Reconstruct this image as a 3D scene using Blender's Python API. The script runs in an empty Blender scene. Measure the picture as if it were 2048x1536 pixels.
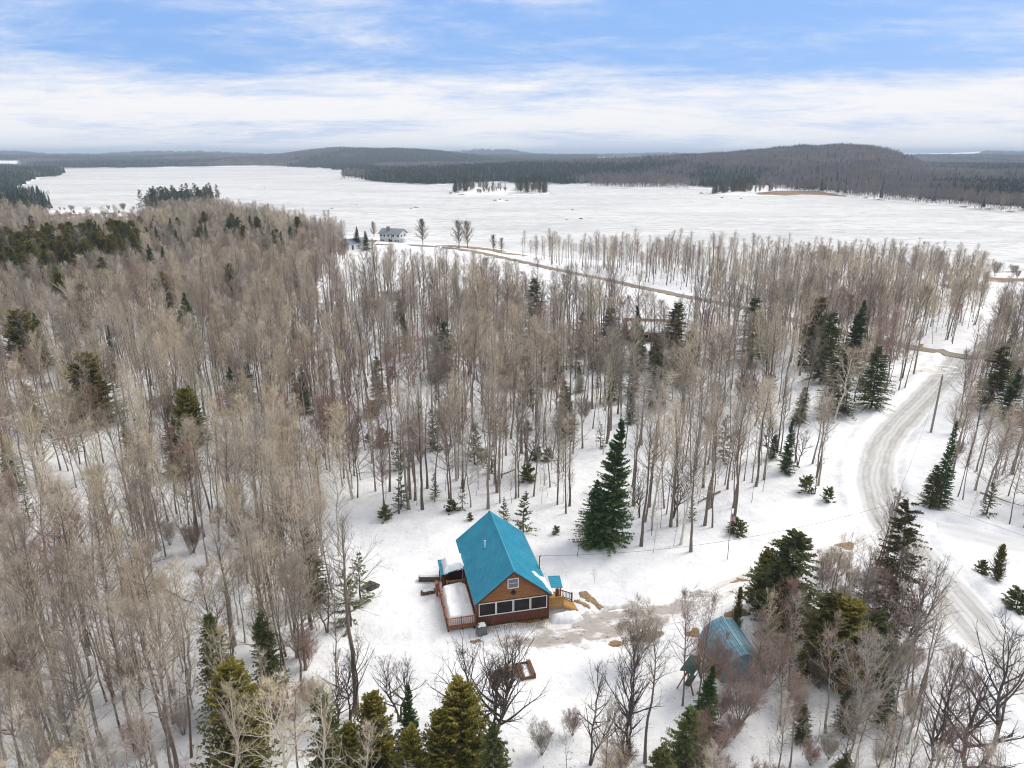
import bpy, math, random
import numpy as np
from mathutils import Matrix, Vector
random.seed(7); RNG = np.random.default_rng(7)
SC = bpy.context.scene; COL = SC.collection
PI = math.pi; R = math.radians

# ------------------------------------------------------------------ camera, sky, sun, exposure
F, CH, PITCH = 1420.0, 45.0, math.atan((768-304)/1420.0)          # focal length in photo pixels, height, tilt
CP, SP = math.cos(PITCH), math.sin(PITCH)
cam = bpy.data.objects.new('camera', bpy.data.cameras.new('camera')); COL.objects.link(cam)
cam.location = (0, 0, CH); cam.rotation_euler = (PI/2-PITCH, 0, 0)
cam.data.sensor_width = 36; cam.data.lens = 36*F/2048; cam.data.clip_start = 0.5; cam.data.clip_end = 60000
SC.camera = cam
SUN_EL, SUN_AZ = R(44), R(62)                                      # azimuth clockwise from +Y (the view direction)
w = bpy.data.worlds.new('World'); SC.world = w; w.use_nodes = True
nt = w.node_tree; nd = nt.nodes; lk = nt.links; nd.clear()
def N(tree, t, **k):
    n = tree.nodes.new(t)
    for a, b in k.items():
        if a.startswith('i_'): n.inputs[int(a[2:])].default_value = b
        else: setattr(n, a, b)
    return n
def M_(tree, op, a, b=None, c=None, clamp=False):
    n = tree.nodes.new('ShaderNodeMath'); n.operation = op; n.use_clamp = clamp
    for i, v in enumerate((a, b, c)):
        if v is None: continue
        if isinstance(v, (int, float)): n.inputs[i].default_value = v
        else: tree.links.new(v, n.inputs[i])
    return n.outputs[0]
def SS(tree, x, a, b):
    n = tree.nodes.new('ShaderNodeMapRange'); n.interpolation_type = 'SMOOTHSTEP'
    tree.links.new(x, n.inputs[0]); n.inputs[1].default_value = a; n.inputs[2].default_value = b
    return n.outputs[0]
def MIX(tree, f, a, b, mode='MIX'):
    n = tree.nodes.new('ShaderNodeMix'); n.data_type = 'RGBA'; n.blend_type = mode
    for s, v in ((0, f), (6, a), (7, b)):
        if isinstance(v, (int, float)): n.inputs[s].default_value = v
        elif isinstance(v, tuple): n.inputs[s].default_value = (*v, 1) if len(v) == 3 else v
        else: tree.links.new(v, n.inputs[s])
    return n.outputs[2]
sky = N(nt, 'ShaderNodeTexSky', sky_type='NISHITA', sun_disc=False, sun_elevation=SUN_EL, sun_rotation=SUN_AZ, air_density=1.0, dust_density=0.6, ozone_density=1.5)
tc = N(nt, 'ShaderNodeTexCoord'); sep = N(nt, 'ShaderNodeSeparateXYZ'); lk.new(tc.outputs['Generated'], sep.inputs[0])
zc = M_(nt, 'MAXIMUM', sep.outputs[2], 0.0)
den = M_(nt, 'ADD', zc, 0.10)
comb = N(nt, 'ShaderNodeCombineXYZ')
lk.new(M_(nt, 'DIVIDE', sep.outputs[0], den), comb.inputs[0]); lk.new(M_(nt, 'DIVIDE', sep.outputs[1], den), comb.inputs[1])
def cloud_noise(scale, loc, detail=6, rough=.55, stretch=(1, 1, 1), rot=0, dist=.3):
    mp = N(nt, 'ShaderNodeMapping'); mp.inputs[1].default_value = loc; mp.inputs[2].default_value = (0, 0, rot); mp.inputs[3].default_value = stretch
    lk.new(comb.outputs[0], mp.inputs[0])
    n = N(nt, 'ShaderNodeTexNoise'); n.inputs['Scale'].default_value = scale; n.inputs['Detail'].default_value = detail
    n.inputs['Roughness'].default_value = rough; n.inputs['Distortion'].default_value = dist
    lk.new(mp.outputs[0], n.inputs['Vector']); return n.outputs[0]
big = cloud_noise(.42, (1.9, 4.1, 0), 5, .5, (.8, 1, 1), .35)
wisp = cloud_noise(1.25, (7.0, 2.2, 0), 10, .66, (.75, 1.0, 1), .5, .6)
fine = cloud_noise(5.0, (3.0, 9.2, 0), 8, .65, (.7, 1.0, 1), .3, .5)
low = SS(nt, zc, .12, .05)                                         # clouds gather towards the horizon
cov = M_(nt, 'ADD', M_(nt, 'MULTIPLY', big, .62), M_(nt, 'MULTIPLY', wisp, .45))
cov = M_(nt, 'ADD', cov, M_(nt, 'MULTIPLY', fine, .2))
cov = M_(nt, 'ADD', cov, M_(nt, 'MULTIPLY', low, .21))
cov = M_(nt, 'ADD', cov, M_(nt, 'MULTIPLY', SS(nt, zc, .16, .5), .26))             # high cloud for the soft light, thickened out of view to whiten the ambient
mask = SS(nt, cov, .58, .89)
veil = M_(nt, 'MULTIPLY', SS(nt, zc, .09, .0), .6)
mask = M_(nt, 'MAXIMUM', mask, veil)
CLOUD = (7.5, 7.5, 7.65)
skyc = MIX(nt, 1.0, sky.outputs[0], (1.0, 1.0, 1.0), 'MULTIPLY')
skyb = MIX(nt, .80, skyc, (2.0, 3.75, 7.5))                           # thin high veil that pales the blue
cl = MIX(nt, SS(nt, zc, .03, .0), CLOUD, (6.8, 7.1, 7.5))
col = MIX(nt, mask, skyb, cl)
bg = N(nt, 'ShaderNodeBackground'); bg.inputs[1].default_value = 0.11; lk.new(col, bg.inputs[0])
wo = N(nt, 'ShaderNodeOutputWorld'); lk.new(bg.outputs[0], wo.inputs[0])
sl = bpy.data.lights.new('sun', 'SUN'); sl.energy = 2.7; sl.angle = R(28); sl.color = (1, .94, .85)
so = bpy.data.objects.new('sun', sl); COL.objects.link(so)
sd = Vector((math.sin(SUN_AZ)*math.cos(SUN_EL), math.cos(SUN_AZ)*math.cos(SUN_EL), math.sin(SUN_EL)))
so.rotation_euler = sd.to_track_quat('Z', 'Y').to_euler(); so.location = sd*200
vs = SC.view_settings; vs.view_transform = 'Standard'; vs.look = 'None'; vs.gamma = 1; vs.exposure = 0.24; vs.use_curve_mapping = False
SC.cycles.filter_width = 1.1; SC.cycles.use_denoising = True; SC.cycles.denoising_prefilter = 'ACCURATE'; SC.cycles.volume_bounces = 0; SC.cycles.max_bounces = 6; SC.cycles.diffuse_bounces = 3; SC.cycles.transparent_max_bounces = 16

# ------------------------------------------------------------------ measuring the photograph: a pixel and a height give a place
def G(px, py, z=0.0):
    a, b = px-1024.0, 768.0-py
    d = np.array([a, F*CP+b*SP, -F*SP+b*CP]); t = (z-CH)/d[2]
    return np.array([d[0]*t, d[1]*t, z])
def G2(px, py, z=0.0): return tuple(G(px, py, z)[:2])
def proj(p):
    p = np.asarray(p, float); dz = p[..., 2]-CH
    dep = p[..., 1]*CP-dz*SP; up = p[..., 1]*SP+dz*CP
    dep = np.where(dep < .1, .1, dep)
    return np.stack([1024+F*p[..., 0]/dep, 768-F*up/dep, dep], -1)
def poly(pts, z=0.0): return np.array([G2(x, y, z) for x, y in pts])
def sdist(P, Q):
    """signed distance of the points P to the polygon Q, positive inside"""
    out = np.empty(len(P))
    A = Q; B = np.roll(Q, -1, 0); D = B-A; L = (D**2).sum(1)+1e-9
    for i in range(0, len(P), 40000):
        p = P[i:i+40000, None, :]; t = np.clip(((p-A)*D).sum(2)/L, 0, 1)
        d = np.sqrt((((A+t[..., None]*D)-p)**2).sum(2)).min(1)
        x, y = P[i:i+40000, 0, None], P[i:i+40000, 1, None]
        c = ((A[:, 1] > y) != (B[:, 1] > y)) & (x < (D[:, 0])*(y-A[:, 1])/np.where(D[:, 1] == 0, 1e-9, D[:, 1])+A[:, 0])
        out[i:i+40000] = np.where(c.sum(1) % 2 == 1, d, -d)
    return out
def ldist(P, Q):
    """distance of the points P to the polyline Q"""
    A = Q[:-1]; D = Q[1:]-A; L = (D**2).sum(1)+1e-9; out = np.empty(len(P))
    for i in range(0, len(P), 40000):
        p = P[i:i+40000, None, :]; t = np.clip(((p-A)*D).sum(2)/L, 0, 1)
        out[i:i+40000] = np.sqrt((((A+t[..., None]*D)-p)**2).sum(2)).min(1)
    return out
def vnoise(x, y, s, seed=0):
    """smooth value noise, 0..1"""
    x = np.asarray(x)/s; y = np.asarray(y)/s
    xi = np.floor(x).astype(np.int64); yi = np.floor(y).astype(np.int64); fx = x-xi; fy = y-yi
    def h(a, b):
        n = (a*374761393+b*668265263+seed*974711) & 0x7fffffff
        n = ((n ^ (n >> 13))*1274126177) & 0x7fffffff
        return ((n ^ (n >> 16)) & 0xffff)/65535.0
    u = fx*fx*(3-2*fx); v = fy*fy*(3-2*fy)
    return (h(xi, yi)*(1-u)+h(xi+1, yi)*u)*(1-v)+(h(xi, yi+1)*(1-u)+h(xi+1, yi+1)*u)*v
def fbm(x, y, s, seed=0, o=4): return sum(vnoise(x, y, s/2**i, seed+i)*.5**i for i in range(o))/sum(.5**i for i in range(o))
def sst(x, a, b):
    t = np.clip((x-a)/(b-a), 0, 1); return t*t*(3-2*t)

# ------------------------------------------------------------------ helpers: tags, meshes, materials
def tag(o, label=None, cat=None, group=None, kind=None):
    for k, v in (('label', label), ('category', cat), ('group', group), ('kind', kind)):
        if v: o[k] = v
    return o
def empty(name, loc, rz=0.0):
    o = bpy.data.objects.new(name, None); COL.objects.link(o); o.location = loc; o.rotation_euler = (0, 0, rz); o.empty_display_size = .3
    return o
class MB:
    """collects triangles; build() links them as one mesh object"""
    def __init__(s): s.V = []; s.T = []; s.M = []; s.A = []; s.n = 0
    def add(s, V, T, m=0, a=0.0):
        V = np.asarray(V, float).reshape(-1, 3); T = np.asarray(T, int).reshape(-1, 3)
        s.V.append(V); s.T.append(T+s.n); s.M.append(np.full(len(T), m)); s.A.append(np.broadcast_to(np.asarray(a, float), (len(V),))); s.n += len(V)
        return s
    def quad(s, a, b, c, d, m=0): return s.add([a, b, c, d], [[0, 1, 2], [0, 2, 3]], m)
    def box(s, x0, x1, y0, y1, z0, z1, m=0):
        V = [(x, y, z) for z in (z0, z1) for y in (y0, y1) for x in (x0, x1)]
        return s.hexa(V, m)
    def hexa(s, V, m=0):
        Q = [(0, 2, 3, 1), (4, 5, 7, 6), (0, 1, 5, 4), (2, 6, 7, 3), (0, 4, 6, 2), (1, 3, 7, 5)]
        T = [t for q in Q for t in ((q[0], q[1], q[2]), (q[0], q[2], q[3]))]
        return s.add(V, T, m)
    def beam(s, p, q, w, h, m=0, up=(0, 0, 1)):
        p, q = np.array(p, float), np.array(q, float); t = q-p; t /= np.linalg.norm(t); up = np.array(up, float)
        if abs(t@up) > .98: up = np.array([0, 1., 0])
        a = np.cross(t, up); a /= np.linalg.norm(a); b = np.cross(a, t)
        V = [e+a*x*w/2+b*z*h/2 for z in (-1, 1) for e in (p, q) for x in (-1, 1)]
        return s.hexa(V, m)
    def tubes(s, P, Rr, k=4, m=0, a=0.0, cap=False):
        P = np.asarray(P, float); Rr = np.asarray(Rr, float); n, kk = P.shape[:2]
        t = np.gradient(P, axis=1); t /= np.linalg.norm(t, axis=2, keepdims=True)+1e-9
        ref = np.where(np.abs(t[..., 2:3]) > .9, np.array([1., 0, 0]), np.array([0, 0, 1.]))
        u = np.cross(t, ref); u /= np.linalg.norm(u, axis=2, keepdims=True)+1e-9; v = np.cross(t, u)
        an = np.arange(k)*2*PI/k
        ring = P[:, :, None, :]+Rr[:, :, None, None]*(np.cos(an)[:, None]*u[:, :, None, :]+np.sin(an)[:, None]*v[:, :, None, :])
        i, j, l = np.meshgrid(np.arange(n), np.arange(kk-1), np.arange(k), indexing='ij')
        b = (i*kk+j)*k; p0 = b+l; p1 = b+(l+1) % k
        T = np.concatenate([np.stack([p0, p1, p1+k], -1).reshape(-1, 3), np.stack([p0, p1+k, p0+k], -1).reshape(-1, 3)])
        if cap:
            e = [];
            for ii in range(n):
                for jj in (0, kk-1):
                    o = (ii*kk+jj)*k; e += [[o, o+q, o+q+1] for q in range(1, k-1)]
            T = np.concatenate([T, np.array(e)])
        return s.add(ring.reshape(-1, 3), T, m, a)
    def tube(s, pts, r, k=6, m=0, cap=True):
        pts = np.array(pts, float); rr = np.broadcast_to(np.asarray(r, float), (len(pts),))
        return s.tubes(pts[None], rr[None], k, m, 0.0, cap)
    def spikes(s, B, D, r, m=0, a=0.0):
        B = np.asarray(B, float); D = np.asarray(D, float); n = len(B); t = D/(np.linalg.norm(D, axis=1, keepdims=True)+1e-9)
        ref = np.where(np.abs(t[:, 2:3]) > .9, np.array([1., 0, 0]), np.array([0, 0, 1.]))
        u = np.cross(t, ref); u /= np.linalg.norm(u, axis=1, keepdims=True)+1e-9; v = np.cross(t, u)
        r = np.broadcast_to(np.asarray(r, float), (n,))[:, None]
        V = np.stack([B+r*u, B+r*(-.5*u+.87*v), B+r*(-.5*u-.87*v), B+D], 1)
        T = (np.arange(n)[:, None, None]*4+np.array([[0, 1, 3], [1, 2, 3], [2, 0, 3]])).reshape(-1, 3)
        return s.add(V.reshape(-1, 3), T, m, np.repeat(np.broadcast_to(np.asarray(a, float), (n,)), 4))
    def blades(s, B, D, W, m=0, a=0.0):
        """leaf-shaped pieces: base B, length vector D, half-width vector W, slightly folded"""
        n = len(B); N_ = np.cross(D, W); N_ /= np.linalg.norm(N_, axis=1, keepdims=True)+1e-9; wl = np.linalg.norm(W, axis=1, keepdims=True)
        mid = B+D*.45
        V = np.stack([B, mid+W-N_*wl*.4, B+D, mid-W-N_*wl*.4], 1)
        T = (np.arange(n)[:, None, None]*4+np.array([[0, 1, 2], [0, 2, 3]])).reshape(-1, 3)
        return s.add(V.reshape(-1, 3), T, m, np.repeat(np.broadcast_to(np.asarray(a, float), (n,)), 4))
    def mesh(s, name, mats, smooth=False):
        V = np.concatenate(s.V); T = np.concatenate(s.T); me = bpy.data.meshes.new(name)
        me.vertices.add(len(V)); me.vertices.foreach_set('co', V.astype(np.float32).ravel())
        me.loops.add(T.size); me.loops.foreach_set('vertex_index', T.astype(np.int32).ravel())
        me.polygons.add(len(T)); me.polygons.foreach_set('loop_start', np.arange(0, T.size, 3, dtype=np.int32))
        me.polygons.foreach_set('material_index', np.concatenate(s.M).astype(np.int32))
        me.polygons.foreach_set('use_smooth', np.full(len(T), smooth))
        a = me.attributes.new('tint', 'FLOAT', 'POINT'); a.data.foreach_set('value', np.concatenate(s.A).astype(np.float32))
        for m in (mats if isinstance(mats, (list, tuple)) else [mats]): me.materials.append(m)
        me.update(calc_edges=True); me.validate(); return me
    def build(s, name, mats, parent=None, smooth=False):
        o = bpy.data.objects.new(name, s.mesh(name, mats, smooth)); COL.objects.link(o)
        if parent: o.parent = parent
        return o
def share(name, me, parent, mat=None):
    o = bpy.data.objects.new(name, me); COL.objects.link(o); o.parent = parent
    if mat is not None: o.matrix_local = mat
    return o
def material(name, c, rough=.8, c2=None, scale=4.0, detail=4, stretch=(1, 1, 1), bump=0.0, bscale=None, rand=0.0, spec=.3, metal=0.0, coords='Object', c3=None):
    m = bpy.data.materials.new(name); m.use_nodes = True; t = m.node_tree; b = t.nodes['Principled BSDF']
    b.inputs['Roughness'].default_value = rough; b.inputs['Metallic'].default_value = metal; b.inputs['Specular IOR Level'].default_value = spec
    b.inputs['Base Color'].default_value = (*c, 1)
    out = None
    if c2 or bump:
        co = N(t, 'ShaderNodeTexCoord'); mp = N(t, 'ShaderNodeMapping'); mp.inputs[3].default_value = stretch
        t.links.new(co.outputs[coords], mp.inputs[0])
    if c2:
        n = N(t, 'ShaderNodeTexNoise'); n.inputs['Scale'].default_value = scale; n.inputs['Detail'].default_value = detail; n.inputs['Roughness'].default_value = .6
        t.links.new(mp.outputs[0], n.inputs['Vector'])
        out = MIX(t, SS(t, n.outputs[0], .34, .68), c, c2)
    if rand or c3:
        oi = N(t, 'ShaderNodeObjectInfo')
        src = out if out is not None else c
        if c3: src = MIX(t, M_(t, 'POWER', oi.outputs['Random'], 1.6), src, c3)
        if rand:
            rr = M_(t, 'FRACT', M_(t, 'MULTIPLY', oi.outputs['Random'], 17.31))
            hs = N(t, 'ShaderNodeHueSaturation'); t.links.new(src, hs.inputs['Color']) if not isinstance(src, tuple) else hs.inputs['Color'].__setattr__('default_value', (*src, 1))
            t.links.new(M_(t, 'MULTIPLY_ADD', rr, 2*rand, 1-rand), hs.inputs['Value']); src = hs.outputs[0]
        out = src
    if out is not None and not isinstance(out, tuple): t.links.new(out, b.inputs['Base Color'])
    if bump:
        n2 = N(t, 'ShaderNodeTexNoise'); n2.inputs['Scale'].default_value = bscale or scale*3; n2.inputs['Detail'].default_value = 5
        t.links.new(mp.outputs[0], n2.inputs['Vector']); bp = N(t, 'ShaderNodeBump'); bp.inputs['Strength'].default_value = bump; bp.inputs['Distance'].default_value = .1
        t.links.new(n2.outputs[0], bp.inputs['Height']); t.links.new(bp.outputs[0], b.inputs['Normal'])
    return m
def leafmat(name, dark, light, rand=.3, warm=None):
    """foliage: each spray has its own tint, each tree its own value"""
    m = bpy.data.materials.new(name); m.use_nodes = True; t = m.node_tree; b = t.nodes['Principled BSDF']
    at = N(t, 'ShaderNodeAttribute', attribute_name='tint'); oi = N(t, 'ShaderNodeObjectInfo')
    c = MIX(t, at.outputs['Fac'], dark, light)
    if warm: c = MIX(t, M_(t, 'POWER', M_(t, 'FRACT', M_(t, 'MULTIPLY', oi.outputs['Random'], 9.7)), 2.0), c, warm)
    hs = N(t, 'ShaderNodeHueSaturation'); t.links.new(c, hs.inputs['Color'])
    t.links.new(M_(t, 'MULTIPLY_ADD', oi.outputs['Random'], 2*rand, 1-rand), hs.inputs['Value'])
    t.links.new(hs.outputs[0], b.inputs['Base Color']); b.inputs['Roughness'].default_value = .75; b.inputs['Specular IOR Level'].default_value = .25
    return m
MT = {}
MT['wood'] = material('cedar_siding', (.38, .165, .055), .6, (.24, .10, .035), 1.5, 5, (1, 1, 9), rand=.0)
MT['wooddark'] = material('brown_stain', (.10, .032, .016), .6, (.14, .05, .022), 2, 4, (3, 3, 1))
MT['deckred'] = material('red_cedar_rail', (.33, .12, .045), .7, (.24, .09, .04), 3, 4, rand=.12)
MT['newwood'] = material('new_lumber', (.52, .30, .10), .7, (.40, .22, .07), 3, 4, (6, 1, 1), rand=.1)
MT['teal'] = material('teal_metal', (.012, .215, .33), .38, (.018, .26, .385), .5, 5, spec=.5)
MT['ribhighlight'] = material('teal_rib_highlight', (.09, .40, .54), .4, (.05, .33, .47), .6, 4)  # paler than the roof sheet: rib highlights painted into the colour
MT['white'] = material('white_trim', (.8, .8, .78), .5)
MT['glass'] = material('dark_screen', (.010, .009, .009), .45, (.028, .024, .022), 1.2, 4, spec=.2)
MT['black'] = material('black_metal', (.02, .02, .022), .5, rand=.05)
MT['pipe'] = material('white_pipe', (.75, .75, .74), .4)
MT['found'] = material('crawl_space', (.05, .035, .025), .9, (.16, .09, .04), 2.5, 5)
MT['stone'] = material('field_stone', (.10, .085, .075), .9, (.19, .16, .14), 3, 5, bump=.6, rand=.25)
MT['log'] = material('split_logs', (.20, .145, .10), .9, (.11, .08, .06), 5, 5, rand=.2)
MT['weather'] = material('weathered_timber', (.20, .10, .05), .85, (.12, .06, .03), 3, 5, (1, 1, 5), rand=.15)
MT['galv'] = material('grey_cover', (.17, .175, .19), .6, (.12, .125, .14), 2, 3)
MT['blue'] = material('blue_metal_panel', (.12, .27, .35), .6, (.18, .31, .375), 1.2, 4, spec=.5, rand=.08)
MT['ply'] = material('orange_plywood', (.55, .27, .06), .7, (.42, .20, .05), 2, 5, (1, 1, 4))
MT['green'] = material('green_canvas', (.03, .075, .065), .6, (.045, .10, .085), 3, 3)
MT['pole'] = material('grey_pole_wood', (.30, .26, .225), .9, (.20, .17, .15), 4, 5, (4, 4, .6))
MT['tank'] = material('transformer_paint', (.30, .40, .43), .45)
MT['wire'] = material('wire', (.06, .06, .065), .6)
MT['siding'] = material('pale_siding', (.54, .555, .555), .6, (.49, .505, .51), .6, 3)
MT['greyroof'] = material('grey_shingle', (.22, .25, .27), .85, (.17, .195, .215), 1.5, 5)
MT['brick'] = material('grey_brick', (.24, .21, .2), .9, (.17, .15, .14), 6, 4)
MT['brownroof'] = material('brown_roof', (.27, .15, .09), .8, (.20, .11, .07), 1.5, 4)
MT['logwall'] = material('brown_wall', (.23, .14, .085), .8, (.16, .095, .06), 1.5, 4, (1, 1, 6))
MT['bark'] = material('bark', (.135, .10, .075), .95, (.21, .17, .135), 3.0, 4, (2, 2, .5), c3=(.30, .255, .215), rand=.35)
MT['barkpale'] = material('pale_bark', (.62, .585, .51), .85, (.42, .385, .33), 1.2, 5, (2, 2, .7), rand=.15)
MT['barkdark'] = material('dark_bark', (.085, .065, .055), .95, (.14, .115, .10), 4, 4)
MT['twig'] = material('twigs', (.44, .37, .285), .9, c3=(.43, .385, .335), rand=.45)
MT['twigred'] = material('red_twigs', (.29, .185, .15), .9, c3=(.33, .25, .21), rand=.2)
MT['twigpale'] = material('pale_twigs', (.54, .46, .32), .9, rand=.2)
MT['twigdark'] = material('dark_twigs', (.10, .08, .072), .9, rand=.15)
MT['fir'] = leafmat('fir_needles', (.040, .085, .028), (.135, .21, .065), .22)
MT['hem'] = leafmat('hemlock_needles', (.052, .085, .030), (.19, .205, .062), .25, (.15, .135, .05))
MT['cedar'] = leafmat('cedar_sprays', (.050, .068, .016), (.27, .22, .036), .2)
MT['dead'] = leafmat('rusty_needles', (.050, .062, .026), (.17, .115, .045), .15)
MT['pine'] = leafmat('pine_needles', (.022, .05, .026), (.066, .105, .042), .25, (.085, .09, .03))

# ------------------------------------------------------------------ the lie of the land
LZ = -2.0                                                           # lake level
LAKE = poly([(82, 421), (180, 421), (290, 421), (410, 411), (480, 436), (560, 463), (700, 473), (780, 474), (840, 485), (920, 490), (1000, 498), (1060, 508), (1150, 518), (1300, 528), (1450, 532),
             (1600, 535), (1750, 540), (1900, 545), (1975, 545), (2048, 541), (2400, 535), (3200, 520), (3200, 470), (2400, 448), (2048, 427), (1960, 418), (1870, 410), (1780, 402), (1720, 395), (1640, 390),
             (1500, 386), (1425, 380), (1413, 377), (1290, 378), (1226, 376), (1160, 371), (1097, 367), (1000, 366), (945, 366), (882, 370), (796, 366), (740, 362), (691, 358), (690, 352), (695, 347), (740, 346),
             (790, 347), (840, 348), (845, 345.5), (780, 343), (669, 341), (640, 336.5), (580, 334.5), (513, 333), (400, 334), (342, 335), (284, 336), (137, 337), (90, 336), (40, 333), (-40, 333), (-30, 338), (60, 341), (122, 347), (125, 353), (82, 356), (48, 372), (0, 378), (-20, 384), (60, 405)], LZ)
ISLES = [poly(q, LZ) for q in ([(280, 428), (292, 408), (340, 404), (400, 401), (450, 393.5), (440, 398), (412, 406), (420, 430)], [(896, 389), (900, 377), (945, 374), (1020, 378), (1028, 384), (1010, 389), (945, 390)],
                               [(1024, 390), (1030, 377), (1090, 377), (1098, 389)], [(1422, 390), (1430, 378), (1500, 376), (1560, 382), (1620, 388), (1560, 392), (1505, 391)], [(985, 402), (1000, 399), (1022, 401), (1010, 404)])]
ROAD = poly([(1921, 708), (1912, 722), (1893, 748), (1858, 785), (1815, 828), (1782, 862), (1759, 900), (1750, 945), (1757, 990), (1775, 1035), (1800, 1070), (1836, 1112), (1884, 1164), (1934, 1225), (1988, 1290), (2048, 1352), (2120, 1420), (2240, 1530), (2400, 1680)])
DIRT = poly([(745, 488), (800, 490), (850, 491), (900, 495), (960, 505), (1020, 518), (1100, 536), (1200, 557), (1300, 577), (1400, 598), (1480, 615), (1560, 635), (1680, 662), (1780, 685), (1830, 694), (1900, 706), (1960, 714), (2060, 728), (2300, 765)])
SIDE = poly([(1862, 1050), (1930, 1062), (2000, 1078), (2060, 1094), (2300, 1160)])
SIDE2 = poly([(1893, 740), (1860, 741), (1815, 743)])
DRIVE = poly([(1775, 1072), (1700, 1094), (1620, 1112), (1540, 1138), (1450, 1178), (1360, 1215), (1280, 1236), (1180, 1250), (1080, 1262)])
CAB = np.array([.19, 59.86]); CA = R(12.7); CU = np.array([math.cos(CA), math.sin(CA)]); CV = np.array([-math.sin(CA), math.cos(CA)])
def cabloc(P): d = P-CAB; return np.stack([d@CU, d@CV], -1)
RIDGES = [  # outlines of the hills, as seen: distance, depth of the ridge, (pixel, pixel) of the ground's crest
    (1750, 520, [(900, 336), (1050, 334), (1200, 330), (1300, 327), (1400, 321), (1470, 315), (1540, 309), (1600, 304), (1640, 304), (1690, 301), (1735, 303), (1765, 310), (1790, 318), (1815, 328), (1850, 345)]),
    (3300, 700, [(420, 326), (480, 322), (560, 315), (610, 308), (660, 303), (720, 303), (800, 302), (840, 305), (880, 309), (930, 315), (1000, 322), (1100, 330)]),
    (6800, 1500, [(-900, 308), (-200, 309), (0, 303), (40, 303), (100, 309), (200, 310), (290, 304), (400, 304), (520, 309), (600, 310), (760, 310), (880, 308), (950, 300), (1020, 301), (1060, 308), (1130, 310), (1250, 309), (1340, 307), (1400, 308), (1500, 310), (1750, 308), (1820, 307), (1900, 306), (1960, 303), (2010, 304), (2048, 305), (2400, 307), (3200, 308)]),
    (4300, 700, [(-900, 316), (0, 316), (250, 317), (420, 314), (700, 316), (900, 317), (1000, 314), (1240, 315), (1290, 316), (1700, 318), (1850, 315), (2048, 316), (3000, 316)])]
RPROF = []
for D_, W_, pr in RIDGES:
    th = []; zz = []
    for px, py in pr:
        a, b = px-1024.0, 768.0-py; y_, z_ = F*CP+b*SP, -F*SP+b*CP
        th.append(math.atan2(a, y_)); zz.append(CH+z_/math.hypot(a, y_)*D_)
    RPROF.append((D_, W_, np.array(th), np.array(zz)))
def landdist(P):
    d = -sdist(P, LAKE)
    for q in ISLES: d = np.maximum(d, sdist(P, q))
    return d
def height(P, full=False):
    P = np.atleast_2d(np.asarray(P, float)); x, y = P[:, 0], P[:, 1]; r = np.hypot(x, y); th = np.arctan2(x, y)
    d = landdist(P)+(fbm(x, y, 40, 5)-.5)*10*sst(r, 420, 700)
    z = LZ+np.clip(d*.09, -1.2, 2.0)
    z += sst(d, 0, 60)*(1-sst(r, 300, 600))*((fbm(x, y, 34, 1)-.5)*.9+(fbm(x, y, 6, 9)-.5)*.22)*sst(np.abs(cabloc(P)).max(1), 10, 20)
    z += (1-sst(r, 100, 260))*((vnoise(x, y, 1.6, 3)-.5)*.14+(vnoise(x, y, 4.5, 13)-.5)*.28*sst(np.abs(cabloc(P)).max(1), 9, 13))
    h = np.zeros(len(P))
    for D_, W_, t_, z_ in RPROF:
        h = np.maximum(h, np.clip(np.interp(th, t_, z_, left=z_[0], right=z_[-1])*(.86+.28*fbm(x, y, 240, 21)), 0, None)*np.exp(-((r-D_)/W_)**2))
    z += h*sst(d, 10, 260)
    nr = r < 560
    if nr.any():
        Q = P[nr]; zz = z[nr]
        for ln, hw, bank in ((ROAD, 2.9, .42), (SIDE, 2.6, .45), (DIRT, 2.6, .2), (SIDE2, 1.6, .2), (DRIVE, 2.0, .05)):
            dd = ldist(Q, ln); g = fbm(Q[:, 0], Q[:, 1], 2.6, 40)
            zz = zz*1.0-np.where(dd < hw+.6, .22*sst(hw+.6-dd, 0, .7), 0)+bank*(.4+1.2*g)*np.exp(-((dd-hw-1.3)/.75)**2)
        z[nr] = zz
    return (z, d) if full else z
def hz(x, y): return float(height([(x, y)])[0])

# ground sheet: a fan of rings round the camera, fine in front and near, out past the horizon
thf = np.concatenate([np.arange(-47, 47.01, .2), np.arange(50, 312, 5.)]); thf = np.sort(np.radians(thf))
rr = np.concatenate([[.5, 5, 11, 16, 20], 24*1.012**np.arange(0, 212), 24*1.012**211*1.026**np.arange(1, 205)]); rr = rr[rr < 42000]
TT, RRr = np.meshgrid(thf, rr, indexing='ij'); GP = np.stack([np.sin(TT)*RRr, np.cos(TT)*RRr], -1).reshape(-1, 2)
gz, gd = height(GP, True)
nt_, nr_ = TT.shape
i, j = np.meshgrid(np.arange(nt_), np.arange(nr_-1), indexing='ij'); i2 = (i+1) % nt_
p00, p01, p10, p11 = i*nr_+j, i*nr_+j+1, i2*nr_+j, i2*nr_+j+1
GT = np.concatenate([np.stack([p00, p11, p10], -1).reshape(-1, 3), np.stack([p00, p01, p11], -1).reshape(-1, 3)])
gr = np.hypot(GP[:, 0], GP[:, 1]); gth = np.arctan2(GP[:, 0], GP[:, 1])
def thpx(px, py=310): a, b = px-1024.0, 768.0-py; return math.atan2(a, F*CP+b*SP)
far = sst(gr, 1500, 3000)*sst(gd, 5, 80)
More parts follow.
